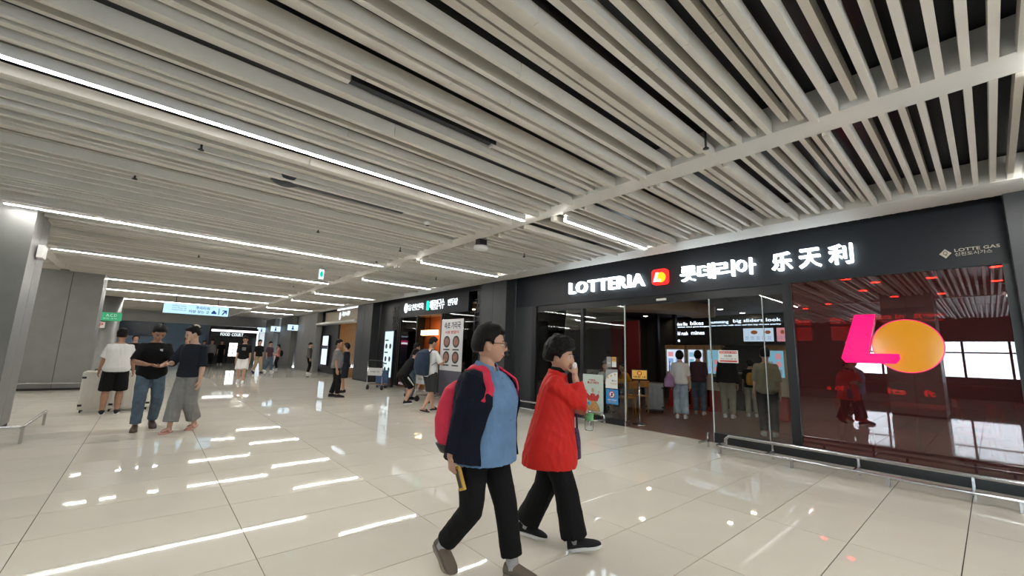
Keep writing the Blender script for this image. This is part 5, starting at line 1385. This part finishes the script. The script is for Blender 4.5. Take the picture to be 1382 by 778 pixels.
def worn_pack(p, material, label, w=1.0, h=1.0, d=1.0, strap=True):
    k = p.k
    o = empty('backpack', p.root.location, p.root.rotation_euler.z, label, 'backpack')
    m = M(); m.loft([ring(p.tp(.35 + (t - .35) * h) - p.fwd * (.135 + dd * .8 * d) * k, p.lat, p.fwd, ww * k * w, dd * k * d, 20, 2.8) for t, ww, dd in ((-.12, .06, .03), (-.08, .13, .08), (.2, .15, .115), (.55, .145, .11), (.80, .12, .09), (.92, .07, .04), (.94, .03, .02))])
    mesh_obj('pack_body', remeshed(m, .012, 4, .005, 26, 9), material, o)
    if strap:
        for sg in (1, -1):
            M().tube([p.tp(.80) - p.fwd * .13 * k + p.lat * sg * .08 * k, p.tp(.99) - p.fwd * .06 * k + p.lat * sg * .09 * k, p.tp(.97) + p.fwd * .06 * k + p.lat * sg * .10 * k, p.tp(.75) + p.fwd * .135 * k + p.lat * sg * .13 * k, p.tp(.5) + p.fwd * .10 * k + p.lat * sg * .165 * k, p.tp(.3) - p.fwd * .10 * k + p.lat * sg * .16 * k], [(.024 * k, .006 * k)] * 6, 8, side=p.lat).build('shoulder_strap', material, o, True)
    return o

# couple looking at their hands
C1 = simple('man in black t-shirt and blue jeans looking down at his hands', (.09, 9.02, 0), -84, 1.655, BLACK, JEANS, BROWNSHOE, vox=.009, skin=SKIN_TAN, build=1.06, seed=11,
    feet=[(-.14, .12, 18, 6), (.12, -.10, 0, -10)], wrists=[(.30, .07, .97), (.28, -.09, .99)], elbows=[(-.5, .8, -.6), (-.5, -.8, -.6)], hands=[{'d': (.5, -.9, .0), 'n': (0, -.2, 1)}, {'d': (.5, .9, 0), 'n': (0, .1, -1)}], head=(6, 30, 0), lrad=(.094, .092, .080, .074, .070), hem=-.22, srad=(.058, .070, .074), headscale=1.02)
M().obox(C1.tp(.72) + C1.fwd * .135 + C1.lat * .06, (.004, 0, 0), (0, .018, 0), (0, 0, .018)).build('chest_badge', WHITETEE, C1.root)
C2 = simple('woman in navy top and wide grey trousers with her hair up', (.57, 8.62, 0), -128, 1.655, SLATE, GREYWIDE, PINKS, PINKS, vox=.009, skin=SKIN_PALE, build=.95, seed=12, hair=UPDO,
    feet=[(-.16, .09, 12, 0), (.20, -.05, 0, 6)], wrists=[None, (.30, -.12, 1.02)], elbows=[None, (-.6, -.6, -.6)], hands=[{}, {'d': (1, -.15, -.1), 'n': (0, .3, -1)}], head=(-38, 16, 0), lrad=(.098, .10, .098, .10, .102), length=1.80, hem=-.10, shoes='sandal', sleeves=1.12, srad=(.064, .068, .066))
M().ball(C2.at_head((-.085, 0, .085)), .055, .055, .050, 14, 10).build('hair_bun', HAIR, C2.root, True)
bc = M(); bc.tube([C2.at_head((-.03, .05, .135)), C2.at_head((-.07, .045, .13)), C2.at_head((-.12, .01, .10)), C2.at_head((-.11, -.04, .06))], .011, 8); bc.tube([C2.at_head((-.02, -.02, .14)), C2.at_head((-.07, .04, .132)), C2.at_head((-.10, .06, .09))], .010, 8); bc.build('hair_clip', BONE, C2.root, True)
# man in white t-shirt seen from behind
C3 = simple('man in white t-shirt and black shorts seen from behind', (-.40, 11.05, 0), 90, 1.60, WHITETEE, BLACK, BLACKSHOE, WHITE_SOLE, vox=.010, skin=SKIN_TAN, build=1.12, seed=13,
    feet=[(0, .10, 0, 3), (.02, -.10, 0, -3)], wrists=[(.20, .24, .80), (.20, -.24, .80)], length=1.0, lrad=(.105, .108, .112, .115), hem=-.14, sleeves=.8, srad=(.060, .074, .080))
# man with big navy backpack
C4 = simple('man in white t-shirt carrying a big navy hiking backpack', (5.00, 8.62, 0), 12, 1.70, WHITETEE, CHAR, DARK, DARK, vox=.010, skin=SKIN, build=1.0, seed=14,
    feet=[(.24, .09, 0, 4), (-.22, -.09, 14, -4)], wrists=[(.30, .12, 1.06), (.30, -.12, 1.06)], elbows=[(-.5, .7, -.7), (-.5, -.7, -.7)], head=(-14, 12, 0), length=1.02, lrad=(.105, .112, .115, .118), hem=-.22, shoes='sandal', sleeves=.9)
worn_pack(C4, PACKNAVY, 'big navy hiking backpack on the man in white', 1.15, 1.12, 1.25)
# boy leaning over the cart and the one beside him
CAPS = dict(front=.30, temple=.20, side=.05, nape=-.10, thick=.022, top=.022, bump=0, soft=.03)
C5 = simple('boy in black t-shirt and cap leaning over a luggage cart', (5.22, 10.12, 0), 8, 1.60, BLACK, BLACK, BLACKSHOE, WHITE_SOLE, vox=.011, skin=SKIN, seed=15,
    feet=[(.08, .09, 0, 4), (-.06, -.09, 0, -4)], pelvis=(-.12, 0, .76), lean=38, wrists=[(.50, .16, .98), (.50, -.16, .98)], head=(0, 8, 0), length=.95, lrad=(.10, .105, .108), hem=-.10, sleeves=.9)
m = M(); m.loft([[C5.at_head((.06 + .07 * math.cos(a) * (1 if abs(a) < 1.7 else .2), .07 * math.sin(a), z + .055)) for a in np.linspace(-1.6, 1.6, 12)] for z in (0, .008)]); m.build('cap_brim', BLACK, C5.root, True)
m = M(); m.tube([C5.hip[1].lerp(C5.knee[1], .1) + V((-.02, -.115, 0)), C5.hip[1].lerp(C5.knee[1], .8) + V((.02, -.11, 0))], [(.018, .004)] * 2, 8, side=(1, 0, 0)); m.build('side_stripe', WHITETEE, C5.root, True)
C6 = simple('person in dark top and jeans behind the boy', (5.75, 10.95, 0), -10, 1.58, SLATE, JEANS, BLACKSHOE, vox=.014, seed=16, lean=14, wrists=[(.35, .15, .95), (.35, -.15, .95)])
# child in yellow seated on the far cart
C7 = simple('small child in yellow sitting on the cart behind the backpack man', (6.33, 11.35, .20), -150, 1.02, MUSTARD, MUSTARD, WHITESHOE, vox=.011, skin=SKIN_PALE, seed=17, hair=BOB, headscale=1.25, pelvis=(-.05, 0, .17), feet=[(.30, .07, 0, 3), (.30, -.07, 0, -3)], knees=[(.2, .1, 1), (.2, -.1, 1)], length=1.0, lrad=(.10, .095, .09))
# pair near the gold slat shop
C8 = simple('man in grey polo shirt and dark trousers standing in profile', (4.12, 12.35, 0), -28, 1.60, LGREY, BLACK, BLACKSHOE, vox=.011, skin=SKIN_TAN, build=1.06, belly=.03, seed=18, feet=[(-.08, .09, 0, 4), (.12, -.09, 0, -4)], hem=-.12)
C9 = simple('woman in navy top and knee length skirt with arms behind', (4.78, 13.45, 0), 150, 1.53, DRESS, DRESS, BLACKSHOE, vox=.012, seed=19, hair=BOB, skirt=(.95, .21, .17), length=1.0, hem=-.1, wrists=[(.18, .08, .86), (.18, -.08, .86)], sleeves=1.1, srad=(.058, .07, .08))
# further along the concourse
C10 = simple('man in cap and black t-shirt with white shorts walking towards the camera', (2.70, 18.1, 0), -105, 1.70, BLACK, WHITETEE, WHITESHOE, vox=.013, seed=20, feet=[(.16, .09, 0, 4), (-.20, -.09, 25, -4)], length=.95, lrad=(.105, .112, .118), hair=CAPS)
M().obox(C10.tp(.62) + C10.fwd * .14, (.004, 0, 0), (0, .06, 0), (0, 0, .06)).build('chest_print', LGREY, C10.root)
simple('man in black t-shirt and beige trousers walking', (4.22, 24.1, 0), -70, 1.65, BLACK, BEIGE, BLACKSHOE, vox=.016, seed=21, feet=[(.18, .09, 0, 4), (-.22, -.09, 20, -4)])
simple('person in dark maroon top behind the man in beige trousers', (4.95, 25.4, 0), -60, 1.58, PLUM, JEANS, WHITESHOE, vox=.018, seed=22, feet=[(.14, .09, 0, 4), (-.16, -.09, 15, -4)])
C13 = simple('woman in rose coat and dark trousers with a black backpack', (5.85, 27.7, 0), 175, 1.45, ROSE, BLACK, WHITESHOE, vox=.018, seed=23, hair=BOB, hem=-.45, sleeves=1.9, wrists=[(.25, .1, .95), (.25, -.1, .95)])
worn_pack(C13, BLACK, 'black backpack on the woman in rose', .9, .8, .8, False)
C14 = simple('man in dark grey jacket and cap standing at the wall', (6.35, 23.2, 0), -15, 1.60, DKGREY, BLACK, WHITESHOE, vox=.016, seed=24, sleeves=1.9, hair=CAPS)
simple('woman in white top and dark trousers at the food court', (2.58, 31.6, 0), -80, 1.55, WHITETEE, BLACK, WHITESHOE, vox=.02, seed=25, hair=BOB, sleeves=1.9)
simple('man in grey shirt beside the woman in white at the food court', (3.0, 31.9, 0), -100, 1.62, LGREY, BLACK, BLACKSHOE, vox=.02, seed=26, sleeves=1.9)
simple('man all in black standing in front of the food court', (3.80, 34.6, 0), -90, 1.62, BLACK, BLACK, WHITESHOE, vox=.02, seed=27)
simple('woman in black with long dark hair behind the man in jeans', (-.35, 19.5, 0), -80, 1.60, BLACK, BLACK, BLACKSHOE, vox=.018, seed=28, hair=BOB)
simple('woman in dark top between the couple, far behind them', (1.12, 20.2, 0), -110, 1.60, SLATE, JEANS, WHITESHOE, vox=.018, seed=29, hair=BOB)
C20 = simple('traveller in white shirt with a dark backpack in the left aisle', (-4.45, 35.5, 0), -20, 1.60, WHITETEE, JEANS, BLACKSHOE, vox=.02, seed=30)
worn_pack(C20, BLACK, 'dark backpack on the traveller in the left aisle', .8, .8, .8, False)
# inside the restaurant
D1 = simple('woman in white t-shirt and pale jeans at the kiosks with a purple bag', (9.62, 4.90, 0), 26, 1.56, WHITETEE, LIGHTJEANS, WHITESHOE, vox=.012, skin=SKIN_PALE, seed=31, hair=BOB, lrad=(.094, .090, .084, .086, .090), sleeves=1.0)
bgp = empty('shoulder_bag', D1.root.location, D1.root.rotation_euler.z, 'lilac shoulder bag on the woman in pale jeans', 'bag')
LILAC = cloth('bag_lilac', (.36, .20, .38), .6); c = V((-.14, .24, .88)); m = M(); m.loft([ring(c + V((0, 0, z)), V((1, 0, 0)), V((0, 1, 0)), a, b, 18, 3) for z, a, b in ((-.17, .17, .08), (-.15, .22, .12), (.02, .20, .11), (.14, .13, .04), (.15, .10, .02))])
mesh_obj('bag_body', remeshed(m, .010, 3, .004, 30, 4), LILAC, bgp); M().tube([c + V((-.10, 0, .11)), c + V((.02, -.02, .42)), c + V((.10, 0, .11))], .010, 8).build('handle', LILAC, bgp, True)
simple('person in plum jacket and jeans standing at the kiosks', (10.70, 4.96, 0), 24, 1.59, PLUM, JEANS, WHITESHOE, vox=.012, seed=32, hair=BOB, sleeves=1.9, wrists=[(.20, .12, 1.0), (.20, -.12, 1.0)])
simple('person in black jacket and khaki trousers queueing behind the paper notice', (10.80, 4.30, 0), 15, 1.66, BLACK, KHAKI, WHITESHOE, vox=.012, seed=33, sleeves=1.9)
simple('man in olive t-shirt and dark trousers just inside the pane', (8.92, 2.84, 0), 18, 1.62, OLIVE, BLACK, WHITESHOE, vox=.010, seed=34, build=1.06, sleeves=1.05, srad=(.060, .074, .08), hem=-.2)
D5 = simple('child in dark clothes with a yellow bag between the queueing men', (11.6, 4.05, 0), 20, 1.42, BLACK, KHAKI, WHITESHOE, vox=.013, seed=35, hair=BOB)
worn_pack(D5, MUSTARD, 'yellow bag on the back of the child in the queue', .8, .7, .8, False)
simple('person in yellow sweater leaning over the table', (10.35, 6.85, 0), 140, 1.60, MUSTARD, BLACK, BLACKSHOE, vox=.013, seed=36, sleeves=1.9, lean=25, pelvis=(-.1, 0, .50), feet=[(.30, .10, 0, 3), (.30, -.10, 0, -3)], knees=[(1, .2, 1), (1, -.2, 1)], wrists=[(.42, .20, .78), (.42, -.12, .78)])
simple('person in white sitting behind the star sticker', (9.55, 7.0, 0), -150, 1.58, WHITETEE, JEANS, BLACKSHOE, vox=.014, seed=37, sleeves=1.9, pelvis=(-.1, 0, .50), lean=10, feet=[(.30, .10, 0, 3), (.30, -.10, 0, -3)], knees=[(1, .2, 1), (1, -.2, 1)], wrists=[(.35, .20, .80), (.35, -.12, .80)])
bpy.data.scenes.remove(WORK)
